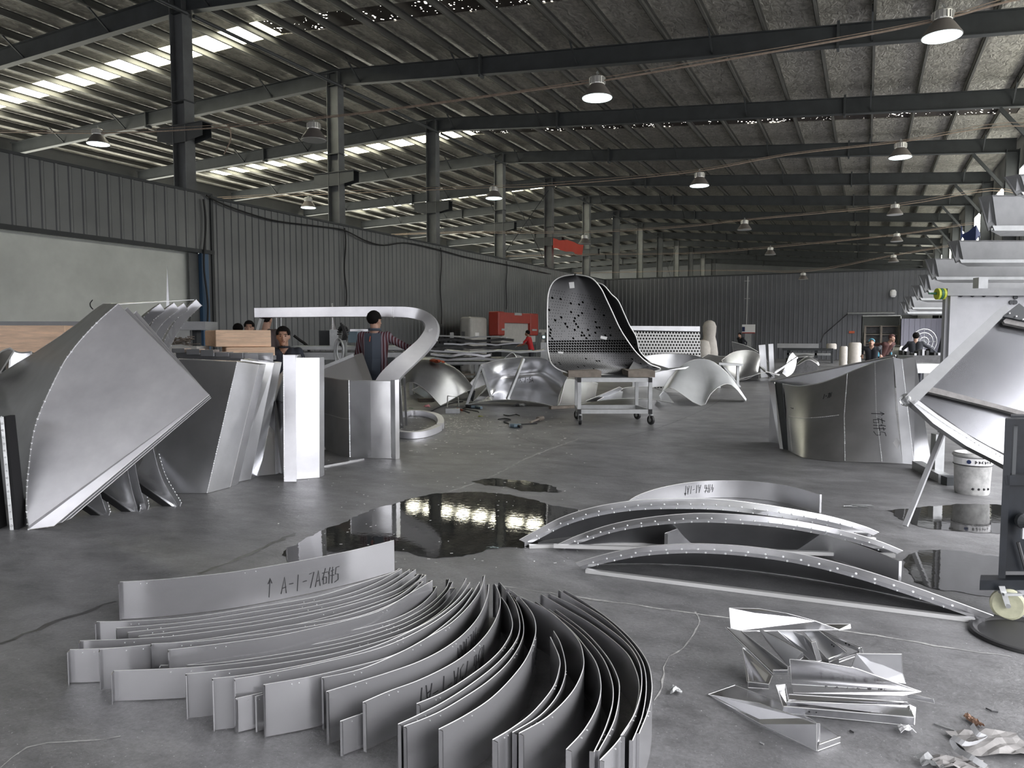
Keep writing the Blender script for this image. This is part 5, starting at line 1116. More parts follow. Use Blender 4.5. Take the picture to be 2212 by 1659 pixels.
# ================================================================== curved box panel on the window side
top = spline([(1690,829,9.35),(1725,834,9.2),(1765,829,9.05),(1810,815,8.9),(1850,798,8.75),(1890,783,8.55),(1930,772,8.35)], 4)
bot = [(1703,973),(1722,983),(1745,991),(1800,997),(1850,999),(1905,1000),(1950,1002)]
bot = spline(bot, 4); T = [D(*p) for p in top]; Bt = [G(u, v)+V((0,0,.003)) for u, v in bot]
t = thing('curved_box_panel', Bt[len(Bt)//2].copy(), 'wide dull curved box panel with marker arrow, weld lines and paper label', 'metal panel')
mid = [a.lerp(b, .5)+HF*.05 for a, b in zip(T, Bt)]
MB().slab([Bt, mid, T], .006).build('front_face', M['alu_dull'], t, smooth=.9)
# end facets on the near side
T2 = [T[-1], D(1941,800,8.2), ]; e0 = T[-1]; 
A1 = D(1930,772,8.35); A2 = D(1948,776,8.3); A3 = D(1977,770,8.25); B1 = G(1950,1002); B2 = G(1974,1004); B3 = G(2012,1006)
for p in (B1, B2, B3): p.z = .003
MB().slab([[B1, B2], [A1, A2]], .006).build('end_facet', M['alu_dull'], t); MB().slab([[B2, B3], [A2+V((0,-.002,0)), A3]], .006).build('end_facet', M['alu'], t)
off = V((cos(PSI)*.06-sin(PSI)*.5, sin(PSI)*.06+cos(PSI)*.5, 0))
MB().slab([[B3, B3+off], [A3, A3+off]], .006).build('end_side', M['galv'], t)
chord0 = D(1664,823,9.75); chord1 = D(1935,768,8.55); n = len(T)
bk = [chord0.lerp(chord1, i/(n-1)) for i in range(n)]
MB().slab([bk, [V((p.x, p.y, .003)) for p in bk]], .006).build('back_face', M['alu'], t)
MB().tube(bk, .012, 5).tube(T, .007, 5).build('top_rim', M['alu_edge'], t)
l0 = D(1664,823,9.75); l1 = T[0]; b0 = V((G(1690,970).x, G(1690,970).y, .003))
MB().slab([[b0, Bt[0]], [l0, l1]], .006).build('dark_end', M['steel_dark'], t); MB().slab([[b0+V((-.03,0,0)), b0.lerp(Bt[0], .3)+V((-.01,-.01,0))], [l0+V((-.03,0,0)), l0.lerp(l1, .45)+V((-.01,-.01,0))]], .005).build('end_flange', M['alu'], t)
ft = lambda p: p+(O-p).normalized()*.008
def fx(u):                                   # weld line following the face at a given column fraction
    i = int(u*(n-1)); return [ft(T[i]), ft(mid[i]), ft(Bt[i]+V((0,0,.012)))]
for f in (.60, .86): seam(fx(f), t, .006, .022)
i = int(.1*(n-1)); k = int(.62*(n-1)); seam([ft(mid[j]+V((0,0,.02))) for j in range(i, k)], t, .005, .022); MB().tube(fx(.12)[1:], .003, 5).build('fold_line', M['weld'], t)
seam([ft(A2), ft(B2+V((0,0,.012)))], t, .005, .022)
def onface(f, g):
    i = f*(n-1); a = int(i); w = i-a; t_ = T[a].lerp(T[min(a+1, n-1)], w); m_ = mid[a].lerp(mid[min(a+1, n-1)], w); b_ = Bt[a].lerp(Bt[min(a+1, n-1)], w)
    return ft(m_.lerp(t_, (g-.5)*2) if g > .5 else b_.lerp(m_, g*2))
handwriting('^Y#5', lambda x, y: onface(min(.99, .80+y/1.9), .5-x/1.1), .16, t, r=.004)
handwriting('1-7N', lambda x, y: onface(min(.99, .40+x/1.9), .76+y/1.1), .07, t, r=.004); handwriting('.3.', lambda x, y: onface(max(0, .1+y/3), .7-x/1.1), .08, t, r=.003)
q = [onface(.93, .19), onface(.965, .24), onface(1.0-.005, .19), onface(.96, .13)]; MB().prism(q, (O-q[0]).normalized()*.003).build('paper_label', M['paper'], t)
# ================================================================== tilted frame panel propped on a stick
A = (D(1962,872,5.5), D(2150,690,5.75), D(2178,1015,5.2))
t = thing('framed_panel', A[2].copy(), 'large tilted mirror-like panel with pale edge frame, propped on a stick', 'framed panel')
P_ = onplane([(1962,872),(1990,850),(2100,735),(2158,675),(2230,700),(2260,860),(2240,1045),(2178,1015),(2080,960),(2010,910)], *A)
nf = (A[1]-A[0]).cross(A[2]-A[0]).normalized(); nf = nf if nf.dot(O-A[0]) > 0 else -nf
M['mirror'] = mat('polished_panel', (.42, .425, .45), .22, 1, var=.06, vscale=6)
MB().prism([p-nf*.02 for p in P_], -nf*.008).build('sheet', M['mirror'], t)
def band(nm, uv, m, lift=.01, th=.02): 
    q = [p+nf*lift for p in onplane(uv, *A)]; return MB().prism(q, nf*th).build(nm, M[m], t)
band('edge_frame', [(1950,863),(1966,846),(2142,682),(2166,664),(2172,676),(2154,697),(1985,866),(1968,880)], 'channel', 0, .05)
band('edge_frame', [(1962,874),(1975,868),(2020,902),(2100,955),(2178,998),(2178,1018),(2080,968),(2010,920)], 'alu_dull', 0, .05)
band('inner_rail', [(1992,840),(1998,836),(2215,894),(2215,904),(2150,886),(1994,848)], 'cardboard', .0, .03)
band('inner_rail', [(2163,697),(2169,692),(2230,706),(2230,715),(2166,702)], 'cardboard', .0, .03)
seam([p+nf*.055 for p in onplane([(1976,880),(2040,925),(2110,968),(2176,1002)], *A)], t, .004, .03)
MB().tube([p+nf*.03 for p in onplane([(1978,868),(2025,900),(2080,940),(2130,968),(2178,991)], *A)], .008, 5).build('dark_seal', M['black'], t)
B2_ = [p+nf*.03 for p in onplane([(2158,690),(2194,662),(2230,690),(2230,706),(2180,694)], *A)]; MB().prism(B2_, nf*.02).build('corner_flap', M['steel_dark'], t)
MB().beads([p+nf*.06 for p in onplane([(2172,685),(2205,700)], *A)], .05, .009).build('rivets', M['weld'], t)
c = onplane([(1958,864)], *A)[0]; MB().ball(c, (.05,.06,.05), 2).tube([c+V((-.02,0,.02)), c+V((.05,0,.05)), c+V((.07,0,0))], .012, 5).build('taped_corner', M['clear'], t)
s0 = G(1955, 1142); s1 = D(2040, 926, 5.62); tag(MB().bar(s0+V((0,0,.02)), s1, .035, .02).build('prop_stick', M['white']), 'thin pale stick leaning from the wet floor up to the framed panel', 'stick')
# ================================================================== white board on a stand, stack of long channels
t = thing('board_stand', G(2060, 1040), 'tall scuffed white board on steel legs with a pale top rail', 'board'); dB = 7.3; R = RZ(PSI)
a = D(2040, 625, dB); b = D(2300, 625, dB); L = (b-a).length; zt = a.z; zb_ = dz(945, dB)
c = (a+b)/2; MB().obox(V((c.x, c.y, (zt+zb_)/2)), (L, .05, zt-zb_-.1), R).build('board', M['board'], t)
MB().obox(V((c.x, c.y, zt-.03))-HF*.03, (L+.02, .09, .07), R).build('top_rail', M['channel'], t)
e = D(2047, 800, dB); MB().obox(V((e.x, e.y, (zt+zb_)/2))-HF*.035, (.07, .05, zt-zb_-.08), R).build('edge_post', M['board'], t)
for u in (2038, 2250): q = D(u, 800, dB); MB().obox(V((q.x, q.y, zb_/2+.02))+HF*.05, (.09, .09, zb_+.02), R).build('leg', M['galv'], t)
q = at(2038, 800, dB); MB().bar(q+V((0,0,.04))-HF*.25-_r*.1, q+V((0,0,.04))+HF*.5+_r*.05, .1, .08).build('foot', M['galv'], t)
q = at(2062, 800, dB-.35); MB().obox(q+V((0,0,.04)), (.12, .1, .08), R).build('pallet_foot', M['steel_dark'], t)
for u, v in ((2076,638),(2101,638),(2126,638),(2155,638)): MB().ball(D(u, v, dB-.04), .02, 1).build('bolt', M['steel_dark'], t)
for u, v in ((2193,642),(2184,653),(2192,653)): MB().lathe([(.022,0),(.022,.01)], D(u, v, dB-.03), 10, axis=-HF).build('bolt', M['steel_dark'], t)
CH = [(2180,376,416,460,5.9,'channel','top channel of the stair of long channels, cut off by the picture corner'), (2122,421,488,532,6.8,'channel','chipped plaster-faced channel second from the top of the stair'),
      (2055,519,561,594,7.9,'channel','smooth grey channel third from the top, blue tarpaulin behind it'), (2005,558,598,618,8.6,'channel','rough-faced channel fourth from the top'),
      (1990,593,627,640,9.5,'channel','grey channel fifth from the top of the stair'), (1974,616,644,652,10.4,'channel','grey channel sixth from the top of the stair'), (1957,640,664,674,11.4,'channel','thin channel seventh, before the end wall'),
      (1947,652,674,684,12.4,'channel','lowest and farthest channel of the stair')]
for k, (u, v0, v1, v2, d, m, lab) in enumerate(CH):
    a = D(u+10, v0, d); Lx = 2.2+.5*k; x = _r.copy(); h = dz(v0, d)-dz(v1, d)
    t = thing('long_channel', D(u+10, v2, d), lab, 'channel', 'long channels stacked like a stair')
    zt = dz(v0, d); zm = dz(v1, d); p0 = at(u+10, 700, d); bkd = HF*.2+_r*.22
    dn = V((0,0,1)); f0 = p0+dn*zt; f1 = p0+dn*zm; f2 = p0+dn*zm-HF*.0
    # sloping front plate, lower lip, underside, left end
    MB().prism([f0, f0+x*Lx, f1+x*Lx, f1+x*.05], HF*.02).build('front_plate', M[m], t)
    lip = (zt-zm)*.30; MB().prism([f1-HF*.02, f1-HF*.02+x*Lx, f1-HF*.02+x*Lx-dn*lip*.5, f1-HF*.02+x*.02-dn*lip*.55], HF*.02).build('lower_lip', M['galv'], t)
    g0 = f1+x*.0-dn*lip*.55; MB().prism([g0, g0+x*Lx, g0+x*Lx+bkd-dn*.02, g0+bkd-dn*.02], dn*.015).build('underside', M['galv'], t)
    MB().prism([f0-x*.01, f1+x*.05-x*.01, g0-x*.02, f0-x*.06+HF*.1], HF*.02).build('end_plate', M['channel'], t)
    MB().prism([f0, f0+x*Lx, f0+x*Lx+bkd, f0+bkd], -dn*.015).build('top_plate', M[m], t)
t = thing('channel_rack', at(2130, 800, 9.5), 'steel rack behind the white board holding the long channels', 'rack')
for d, v2 in ((5.9,460),(6.8,532),(7.9,594),(8.6,618),(9.5,640),(10.4,652),(11.4,674),(12.4,684)):
    u = 2330 if d < 7.5 else 2110
    q = at(u, 800, d+.12); zt = dz(v2, d)-.02; MB().obox(V((q.x, q.y, zt/2)), (.1, .1, zt), R).build('upright', M['galv'], t)
ra = at(2300, 800, 6.2); rb = at(2035, 800, 12.6); 0
c = D(2098, 508, 8.1); g = [[c+_r*(.22*(i/5-.5))+V((0,0,.055*(j-1)+.05*sin(i*2+j)))+HF*.05*sin(i*1.4) for i in range(6)] for j in range(3)]
tag(MB().slab(g, .01).build('tarpaulin', M['bluefabric'], smooth=.9), 'crumpled blue tarpaulin tucked on top of the third channel', 'tarpaulin')
t = thing('tape_roll', D(2031, 635, 7.2), 'yellow-green tape roll on a dark green stick at the corner of the white board', 'tape roll'); c = D(2034, 635, 7.2)
for k, m in enumerate(('tape','green','tape')): MB().lathe([(.05,-.012),(.055,-.01),(.055,.01),(.05,.012)], c-_r*(.012-.026*(1-k)), 20, axis=_r).build('tape', M[m], t)
MB().lathe([(.008,0),(.014,.1),(.016,.13)], D(2006, 634, 7.2), 10, axis=_r).build('nozzle', M['green'], t)
# ================================================================== bucket, dark cart, ring
dK = 2272/(1075-723); c = G(2117, 1071)+HF*.12; c.z = 0
t = thing('paint_bucket', c, 'dirty white plastic bucket with a printed band under the framed panel', 'bucket')
M['bucket'] = mat('dirty_white_plastic', (.42, .42, .41), .5, var=.35, vscale=12)
MB().lathe([(.13,.0),(.138,.02),(.150,.33),(.165,.34),(.165,.355),(.152,.36),(.150,.37),(.14,.37),(.135,.34),(.125,.03)], c, 28).build('pail', M['bucket'], t, smooth=.6)
MB().lathe([(.151,.27),(.153,.27),(.154,.33),(.152,.33)], c, 28).build('printed_band', M['paper'], t); 
for z in (.265, .335): MB().tube([c+V((.154*cos(a), .154*sin(a), z)) for a in [2*pi*k/28 for k in range(28)]], .0035, 5, closed=True).build('dark_line', M['black'], t)
for k in range(8):
    a = -pi/2+PSI-.75+.17*k
    if k == 0: MB().lathe([(.018,0),(.018,.003)], c+V((.155*cos(a), .155*sin(a), .3)), 14, axis=(cos(a), sin(a), 0)).build('round_mark', M['bluefabric'], t)
    elif k > 1:
        mb = MB(); q = c+V((.1555*cos(a), .1555*sin(a), .3)); tx = V((-sin(a), cos(a), 0))
        for s in range(5): mb.bar(q+tx*random.uniform(-.01,.01)+V((0,0,random.uniform(-.015,.015))), q+tx*random.uniform(-.01,.01)+V((0,0,random.uniform(-.015,.015))), .003, .004)
        mb.build('lettering', M['ink'], t)
for k in range(4): a = -pi/2+PSI-.5+.32*k; q = c+V((.141*cos(a), .141*sin(a), .06)); MB().ball(q, (.012,.006,.012), 1).build('dark_mark', M['black'], t)
MB().tube(spline([tuple(c+V((.155*cos(a), .155*sin(a), .33-.1*sin(a-PSI)))) for a in [PSI+.1*k for k in range(0, 6)]], 2), .003, 5).build('handle', M['galv'], t)
dC = 3.62; 
CD = ray(2205, 900); CD.z = 0; CD.normalize()
def cp(u, v, bk=0): return D(u, v, dC)+CD*bk
z0 = dz(1262, dC); z1 = dz(905, dC); ea = cp(2180, 800); t = thing('dark_cart', V((ea.x, ea.y, 0)), 'black scratched steel cart on a cream nylon wheel at the edge of the view', 'cart')
def cb(u0, u1, za, zb2, b0, b1, m, nm):
    a = cp(u0, 800); b = cp(u1, 800); lo = min(za, zb2); return MB().prism([V((p.x, p.y, lo)) for p in (a+CD*b0, b+CD*b0, b+CD*b1, a+CD*b1)], V((0,0,abs(zb2-za)))).build(nm, M[m], t)
cb(2176, 2192, z0+.03, z1, 0, .06, 'black_paint', 'corner_post'); cb(2185, 2330, z0+.06, z1-.33, .02, .5, 'black_paint', 'lower_panel'); cb(2192, 2330, z1-.03, z1, 0, .06, 'black_paint', 'top_rail')
cb(2196, 2204, z1-.33, z1-.03, .02, .05, 'steel_dark', 'bar'); cb(2178, 2330, z1-.33, z1-.28, .0, .05, 'black_paint', 'middle_rail'); cb(2186, 2330, z1-.33, z1-.02, .4, .5, 'black_paint', 'back_panel')
cb(2136, 2330, z0-.03, z0+.02, 0, .1, 'black_paint', 'base_frame')
k0 = cp(2206, 1123); MB().lathe([(.035,0),(.04,.01),(.04,.03),(.02,.05)], k0, 16, axis=-HF).build('latch', M['steel_dark'], t); MB().obox(cp(2203, 1145)-HF*.03, (.022, .012, .07), R).build('rag', M['white'], t)
MB().tube([cp(2196, 1170)-HF*.01, cp(2214, 1235)-HF*.01], .008, 6).build('rod', M['rubbish'], t)
w = cp(2176, 1316); rw = .077; w.z = rw; cs = MB().obox(V((w.x, w.y, z0-.04)), (.09, .08, .012), R).build('castor', M['galv'], t)
ax = (HF*-.86+_r*-.5).normalized()
MB().lathe([(rw*.5,-.018),(rw*.85,-.02),(rw,-.014),(rw,.014),(rw*.85,.02),(rw*.5,.018)], w, 32, axis=ax).build('wheel', M['wheel'], cs)
f = MB()
for s in (-1, 1): f.prism([w+ax*(.026*s)+V((0,0,-.012)), w+ax*(.026*s)+_r*.014, w+ax*(.026*s)+V((0,0,.1))+_r*-.02, w+ax*(.026*s)+V((0,0,.1))-_r*.05, w+ax*(.026*s)-_r*.014], ax*.004*s)
f.build('fork', M['galv'], cs); MB().lathe([(.012,-.035),(.012,.035)], w, 10, axis=ax).build('axle', M['galv'], cs)
c = G(2222, 1376); tag(MB().lathe([(.02,.002),(.205,.004),(.215,.012),(.225,.018),(.24,.016),(.247,.004),(.24,.0)], c, 40).build('round_mat', M['black'], smooth=.6), 'round black rubber lid lying on the floor in front of the cart wheel', 'rubber lid')
# ================================================================== arched perforated flanges with chord bars
def arch(top, drop, depth, bar, lab, step=.09, inner=True):
    a = G(*bar[0]); b = G(*bar[1]); a3 = a+V((0,0,.5)); tp_ = spline(top, 5); P = onplane(tp_, a-HF*.0, b, a3)
    for p in P: p.z = max(p.z, .012)
    n = len(P); t = thing('arched_flange', a.copy(), lab, 'arched sheet', 'arched flanged sheets')
    dwn = [max(.004, p.z-drop) for p in P]; chd = (b-a).normalized(); nb = V((-chd.y, chd.x, 0)); nb = nb if nb.y > 0 else -nb
    ctr = (P[0]+P[-1])/2; ctr.z = -.6
    In = []
    for p in P:
        r = (ctr-p).normalized(); q = p+r*drop; In.append(V((q.x, q.y, max(q.z, .003))))
    MB().slab([P, In], .004).build('outer_band', M['alu_bright'], t, smooth=.9)
    In2 = [V((q.x, q.y, max(.003, q.z-drop*.9)))+nb*.035 for q in In]; M1 = [q+nb*.03 for q in In]
    MB().slab([M1, In2], .004).build('inner_band', M['alu'], t, smooth=.9)
    MB().slab([In, M1], .003).build('step', M['alu_dull'], t, smooth=.9)
    MB().slab([M1, [V((q.x, q.y, 0))+nb*(depth*(.25+.75*q.z/max(r_.z for r_ in In)))+V((0,0,.004)) for q in In]], .003).build('sloping_sheet', M['alu_dull'], t, smooth=.9)
    for q in resample([p+(ctr-p).normalized()*drop*.92-nb*.004 for p in P], step)[1:-1]: MB().ball(q, .0065, 1).build('weld_stud', M['weld'], t)
    for q in resample([q-nb*.004+V((0,0,.004)) for q in In2], step*1.2)[1:-1]: MB().ball(q, .0065, 1).build('weld_stud', M['weld'], t)
    MB().tube(P, .003, 5).build('bright_edge', M['alu_edge'], t)
    return t
def chordbar(a, b, lab, z=.012): return tag(MB().bar(G(*a)+V((0,0,z)), G(*b)+V((0,0,z)), .03, .022).build('chord_bar', M['alu_edge']), lab, 'bar', 'straight bars under the arches')
arch([(1122,1166),(1160,1145),(1210,1119),(1270,1099),(1340,1085),(1420,1078),(1540,1078),(1650,1090),(1780,1113),(1860,1135),(1898,1150)], .042, .30, ((1143,1184),(1885,1166)), 'arched flanged sheet behind, tallest of the three, left foot at the puddle')
arch([(1205,1176),(1250,1156),(1320,1133),(1400,1118),(1500,1109),(1600,1112),(1700,1122),(1800,1141),(1890,1166),(1950,1190)], .036, .2, ((1198,1190),(1940,1210)), 'arched flanged sheet in the middle, nested under the tallest')
arch([(1243,1216),(1300,1199),(1370,1184),(1450,1176),(1530,1175),(1630,1182),(1740,1199),(1860,1230),(1970,1266),(2070,1302),(2146,1330)], .034, .42, ((1262,1237),(2110,1348)), 'arched flanged sheet in front, its foot reaching the cart wheel')
chordbar((1143,1184), (1890,1168), 'straight pale bar under the tallest arch'); chordbar((1196,1190), (1932,1211), 'straight pale bar crossing beneath the middle arch', .034); chordbar((1266,1237), (2105,1344), 'longest straight pale bar, in front of the nearest arch')
strip([(1345,1092),(1378,1070),(1430,1053),(1500,1041),(1570,1038),(1640,1041),(1710,1051),(1771,1068)], .15, 'low curved strip standing behind the arches with upside-down writing', .02, ink=('4#Y A1-1A^', .58, .07, True), m='alu')
strip([(1436,1152),(1480,1138),(1540,1130),(1620,1128),(1700,1137),(1800,1160),(1880,1186),(1942,1212)], .14, 'low curved strip inside the arches with upside-down writing', .02, ink=('4#Y A3-1A', .60, .06, True), m='alu')
# ================================================================== scrap pile
def scrap(faces, lab, m='alu', holes=(), th=.004, wr=None):
    """faces: polygons of (u, v, z)"""
    P = [[G(u, v, z) for u, v, z in f] for f in faces]; q = min((p for f in P for p in f), key=lambda p: p.z)
    t = thing('folded_offcut', q.copy(), lab, 'metal offcut', 'folded aluminium offcuts')
    for i, f in enumerate(P):
        n_ = (f[1]-f[0]).cross(f[2]-f[0]).normalized(); n_ = n_ if n_.dot(O-f[0]) > 0 else -n_
        MB().prism(f, -n_*th).build('sheet' if i == 0 else 'flange', M[m] if i == 0 else M['alu_bright'], t)
        MB().tube(f, .0012, 4, closed=True).build('edge_glint', M['alu_edge'], t)
    for u, v, z in holes: MB().ball(G(u, v, z), .004, 1).build('hole', M['dark_hole'], t)
    return t
def vz(v, vb, zb2=0.0):                        # height of a point straight above a foot at row vb, height zb2
    d = (HC-zb2)*1600/(vb-723); return HC-(v-723)*d/1600
scrap([[(1575,1313,.225),(1640,1315,.222),(1700,1325,.21),(1760,1341,.18),(1812,1360,.135),(1579,1363,.13)], [(1579,1363,.13),(1812,1360,.135),(1838,1356,.13),(1837,1348,.14),(1790,1348,.14)]], 'curved wedge-shaped offcut standing topmost at the back of the scrap pile', 'alu_bright')
scrap([[(1567,1355,.16),(1600,1362,.15),(1702,1440,.10),(1702,1455,.07),(1670,1455,.07)], [(1567,1355,.16),(1570,1362,.13),(1670,1461,.05),(1670,1455,.07)], [(1670,1448,.09),(1702,1448,.09),(1702,1456,.05),(1670,1457,.05)]], 'long folded tray sloping down from beneath the curved wedge, scribbled inside', 'alu_dull')
scrap([[(1640,1360,.15),(1672,1375,.15),(1733,1409,.13),(1735,1420,.08),(1704,1440,.06),(1655,1385,.1)]], 'curved dull offcut leaning between the long tray and the dark-faced piece', 'alu_dull')
scrap([[(1680,1362,.17),(1712,1364,.17),(1735,1372,.165),(1753,1388,.16),(1765,1424,.06),(1750,1426,.05)], [(1753,1388,.16),(1762,1386,.16),(1775,1427,.05),(1765,1429,.05)]], 'dark-faced offcut with a bright end strip at the middle of the pile', 'alu_dull')
scrap([[(1735,1363,.12),(1770,1363,.12),(1828,1410,.06),(1790,1427,.04)], [(1770,1363,.13),(1828,1408,.08),(1830,1412,.05),(1770,1370,.09)], [(1790,1424,.06),(1828,1407,.06),(1829,1414,.035),(1790,1431,.03)]], 'narrow tray with punched holes, right of the dark-faced piece', 'alu_dull', holes=((1797,1393,.09),(1801,1396,.09)))
scrap([[(1770,1362,.1),(1862,1402,.1),(1862,1410,.05),(1800,1385,.06)], [(1812,1425,.05),(1864,1406,.05),(1864,1412,.03),(1812,1431,.025)], [(1855,1401,.1),(1862,1400,.1),(1865,1412,.05),(1858,1413,.05)]], 'narrow dark tray outermost at the back of the pile', 'alu_dull', holes=((1827,1390,.09),(1834,1393,.09)))
scrap([[(1706,1424,.175),(1760,1428,.172),(1850,1444,.15),(1930,1473,.10),(1990,1494,.06),(1710,1478,.06)], [(1710,1478,.06),(1990,1494,.06),(1950,1503,.05),(1714,1497,.04)]], 'big pointed wedge in front with handwriting along its lower fold', 'alu_bright')
tw = SC.objects[-1] if 0 else None
scrap([[(1850,1412,.15),(1948,1413,.15),(1950,1455,.05),(1957,1476,.01),(1900,1470,.03),(1840,1440,.09)]], 'dull bowed rectangle standing behind the pointed wedge', 'alu')
scrap([[(1604,1400,.09),(1610,1398,.09),(1618,1475,.012),(1614,1472,.012)], [(1604,1400,.09),(1670,1455,.03),(1660,1480,.012),(1617,1474,.012)], [(1616,1473,.04),(1661,1478,.04),(1661,1488,.008),(1616,1485,.008)]], 'dark mirror-like offcut lying under the long tray', 'alu_dull')
scrap([[(1676,1480,.07),(1696,1478,.07),(1704,1526,.03),(1692,1528,.02)], [(1704,1500,.06),(1960,1516,.06),(1965,1527,.04),(1703,1513,.045)], [(1703,1513,.045),(1965,1527,.04),(1958,1529,.02),(1700,1520,.02)]], 'shallow tray under the pointed wedge', 'alu')
scrap([[(1693,1526,.05),(1975,1550,.05),(1973,1568,.004),(1690,1540,.006)], [(1700,1516,.05),(1965,1524,.05),(1975,1550,.05),(1962,1545,.02),(1700,1530,.02)], [(1965,1522,.06),(1978,1528,.05),(1975,1566,.004),(1970,1556,.02)]], 'lowest long tray at the front of the pile with punched holes', 'alu', holes=((1748,1537,.03),(1763,1538,.03),(1938,1552,.03)))
scrap([[(1960,1497,.04),(2016,1510,.04),(2019,1520,.02),(1960,1508,.02)]], 'small flat tab poking out beyond the point of the wedge', 'alu')
scrap([[(1530,1500,.004),(1640,1519,.045),(1730,1550,.085),(1764,1562,.10),(1764,1622,.004),(1640,1562,.004)], [(1764,1562,.10),(1771,1563,.10),(1770,1619,.004),(1764,1622,.004)], [(1530,1500,.006),(1588,1480,.006),(1700,1522,.006),(1815,1592,.006),(1766,1620,.006)], [(1770,1608,.03),(1815,1592,.03),(1815,1604,.003),(1766,1622,.003)]], 'separate sharp triangular tray lying alone in front of the pile', 'alu')
# writing on the pointed wedge
a = G(1780,1487,.062); b = G(1930,1494,.058); dx = (b-a).normalized(); w = [o for o in SC.objects if o.get('label', '').startswith('big pointed wedge')][0]
handwriting('^ A-1-4 Y #L', lambda x, y: a+dx*x+V((0,-.008,.0))+V((-dx.y*.2, -.55, .55))*y*.5+V((0,0,.006)), .045, w, r=.0011)
# ================================================================== scraps and tools on the floor
def crumple(c, sx, sy, h, m, nm, lab, cat, seed, yaw=0, nn=7):
    rr = random.Random(seed); R_ = RZ(yaw); g = [[c+R_@V((sx*(i/nn-.5)+rr.uniform(-.1,.1)*sx/3, sy*(j/nn-.5)+rr.uniform(-.1,.1)*sy/3, .004+h*rr.random()*(.4+.6*sin(pi*i/nn)))) for i in range(nn+1)] for j in range(nn+1)]
    return tag(MB().slab(g, .0015).build(nm, M[m]), lab, cat)
crumple(G(2145, 1612), .24, .15, .022, 'cardboard', 'crumpled_paper', 'large crumpled grey paper scrap at the bottom corner', 'paper scrap', 3, .4)
crumple(G(2075, 1655), .16, .07, .02, 'cardboard', 'crumpled_paper', 'smaller crumpled paper at the bottom edge of the view', 'paper scrap', 4, .2)
crumple(G(2104, 1562), .03, .07, .02, 'brown', 'brown_wrapper', 'torn brown wrapper sticking up behind the grey paper', 'wrapper', 5, .6)
mb = MB(); P = [tuple(G(u, v, z)) for u, v, z in ((2095,1570,.03),(2108,1590,.02),(2125,1600,.012),(2085,1612,.03),(2052,1597,.03),(2062,1622,.01),(2092,1640,.02),(2125,1662,.01))]
Q = [V(p) for p in spline(P, 5)]; tag(MB().slab([Q, [p+V((.012, .012, .012)) for p in Q]], .001).build('plastic_strap', M['white']), 'curled white plastic strap tangled in the grey paper scrap', 'strap')
for (u, v, s, m, lab, sd) in ((2010,1652,.07,'clear','clear crinkled film scrap at the bottom edge','a'),(1958,1583,.05,'paper','small crumpled foil scrap before the scrap pile','b'),(1460,1498,.045,'clear','clear crinkled film scrap alone on the pale floor','c')):
    crumple(G(u, v), s, s*.8, .03, m, 'film_scrap', lab, 'scrap', ord(sd), .3, 4)
for k, (p, lab) in enumerate((([(1836,1580),(1845,1585)], 'tiny dark chip right of the triangular tray'), ([(2130,1532),(2142,1538),(2156,1540)], 'short dark curl of swarf above the brown wrapper'), ([(2018,1565),(2040,1573),(2062,1580)], 'thin grey wire right of the foil scrap'), ([(1642,1606),(1650,1610)], 'tiny pale chip left of the triangular tray tip'))):
    tag(MB().tube([G(u, v)+V((0,0,.004)) for u, v in p], .003, 5).build('metal_sliver', M['rubbish'] if k < 2 else M['galv']), lab, 'sliver', 'slivers on the near floor')
for k in range(6):
    a = G(1822+k*4, 1095+(k % 3)); b = G(1862+k*5, 1093+2*(k % 4)+k)
    tag(MB().tube([a+V((0,0,.006+.004*k)), b+V((0,0,.006+.004*k))], .004, 5).build('welding_rod', M['galv']), 'thin rod in the little scatter behind the tallest arch, %s from its near side' % ORD[k], 'rod', 'scattered thin rods')
def tool(parts, lab, nm, cat):
    t = None
    for nmp, mb, m in parts:
        if t is None: c = mb.v[0]; t = thing(nm, V((c.x, c.y, 0)), lab, cat)
        mb.build(nmp, M[m], t, smooth=.6)
g = lambda u, v, z=.03: G(u, v)+V((0,0,z))
tool([('body', MB().tube([g(1102,923), g(1112,924), g(1125,924)], [.03,.035,.03], 10), 'blueglass'), ('disc', MB().lathe([(.055,-.004),(.055,.004)], g(1101,923), 16, axis=V((.9,.4,.1))), 'galv'), ('grip', MB().tube([g(1112,922), g(1126,926,.03)], .022, 8), 'black')], 'blue-grey angle grinder lying on its lead, nearest of the tools', 'angle_grinder', 'grinder')
tool([('body', MB().tube([g(1018,882), g(1028,882), g(1040,884)], [.028,.035,.028], 10), 'blueglass'), ('head', MB().tube([g(1008,880), g(1018,882)], .03, 8), 'steel_dark')], 'blue-grey angle grinder beside the foot of the scoop strut', 'angle_grinder', 'grinder')
tool([('head', MB().tube([g(1162,909), g(1172,907)], .04, 8), 'wood_old'), ('handle', MB().tube([g(1146,915,.02), g(1164,909)], .018, 8), 'wood_old')], 'wooden mallet lying near the trolley', 'mallet', 'mallet')
tool([('handle', MB().tube([g(988,886), g(999,890)], .02, 8), 'orange'), ('shaft', MB().tube([g(999,890), g(1014,894,.02)], .012, 6), 'steel_dark')], 'orange-handled tool beside the steel block', 'hand_tool', 'tool')
tool([('block', MB().obox(g(978,892,.04), (.26,.12,.08), RZ(PSI+.1)), 'galv'), ('handle', MB().tube([g(966,890,.08), g(967,878,.09)+V((0,0,.12)), g(990,880,.2), g(991,888,.08)], .01, 6), 'galv')], 'steel block with a bent wire handle among the tools', 'steel_block', 'block')
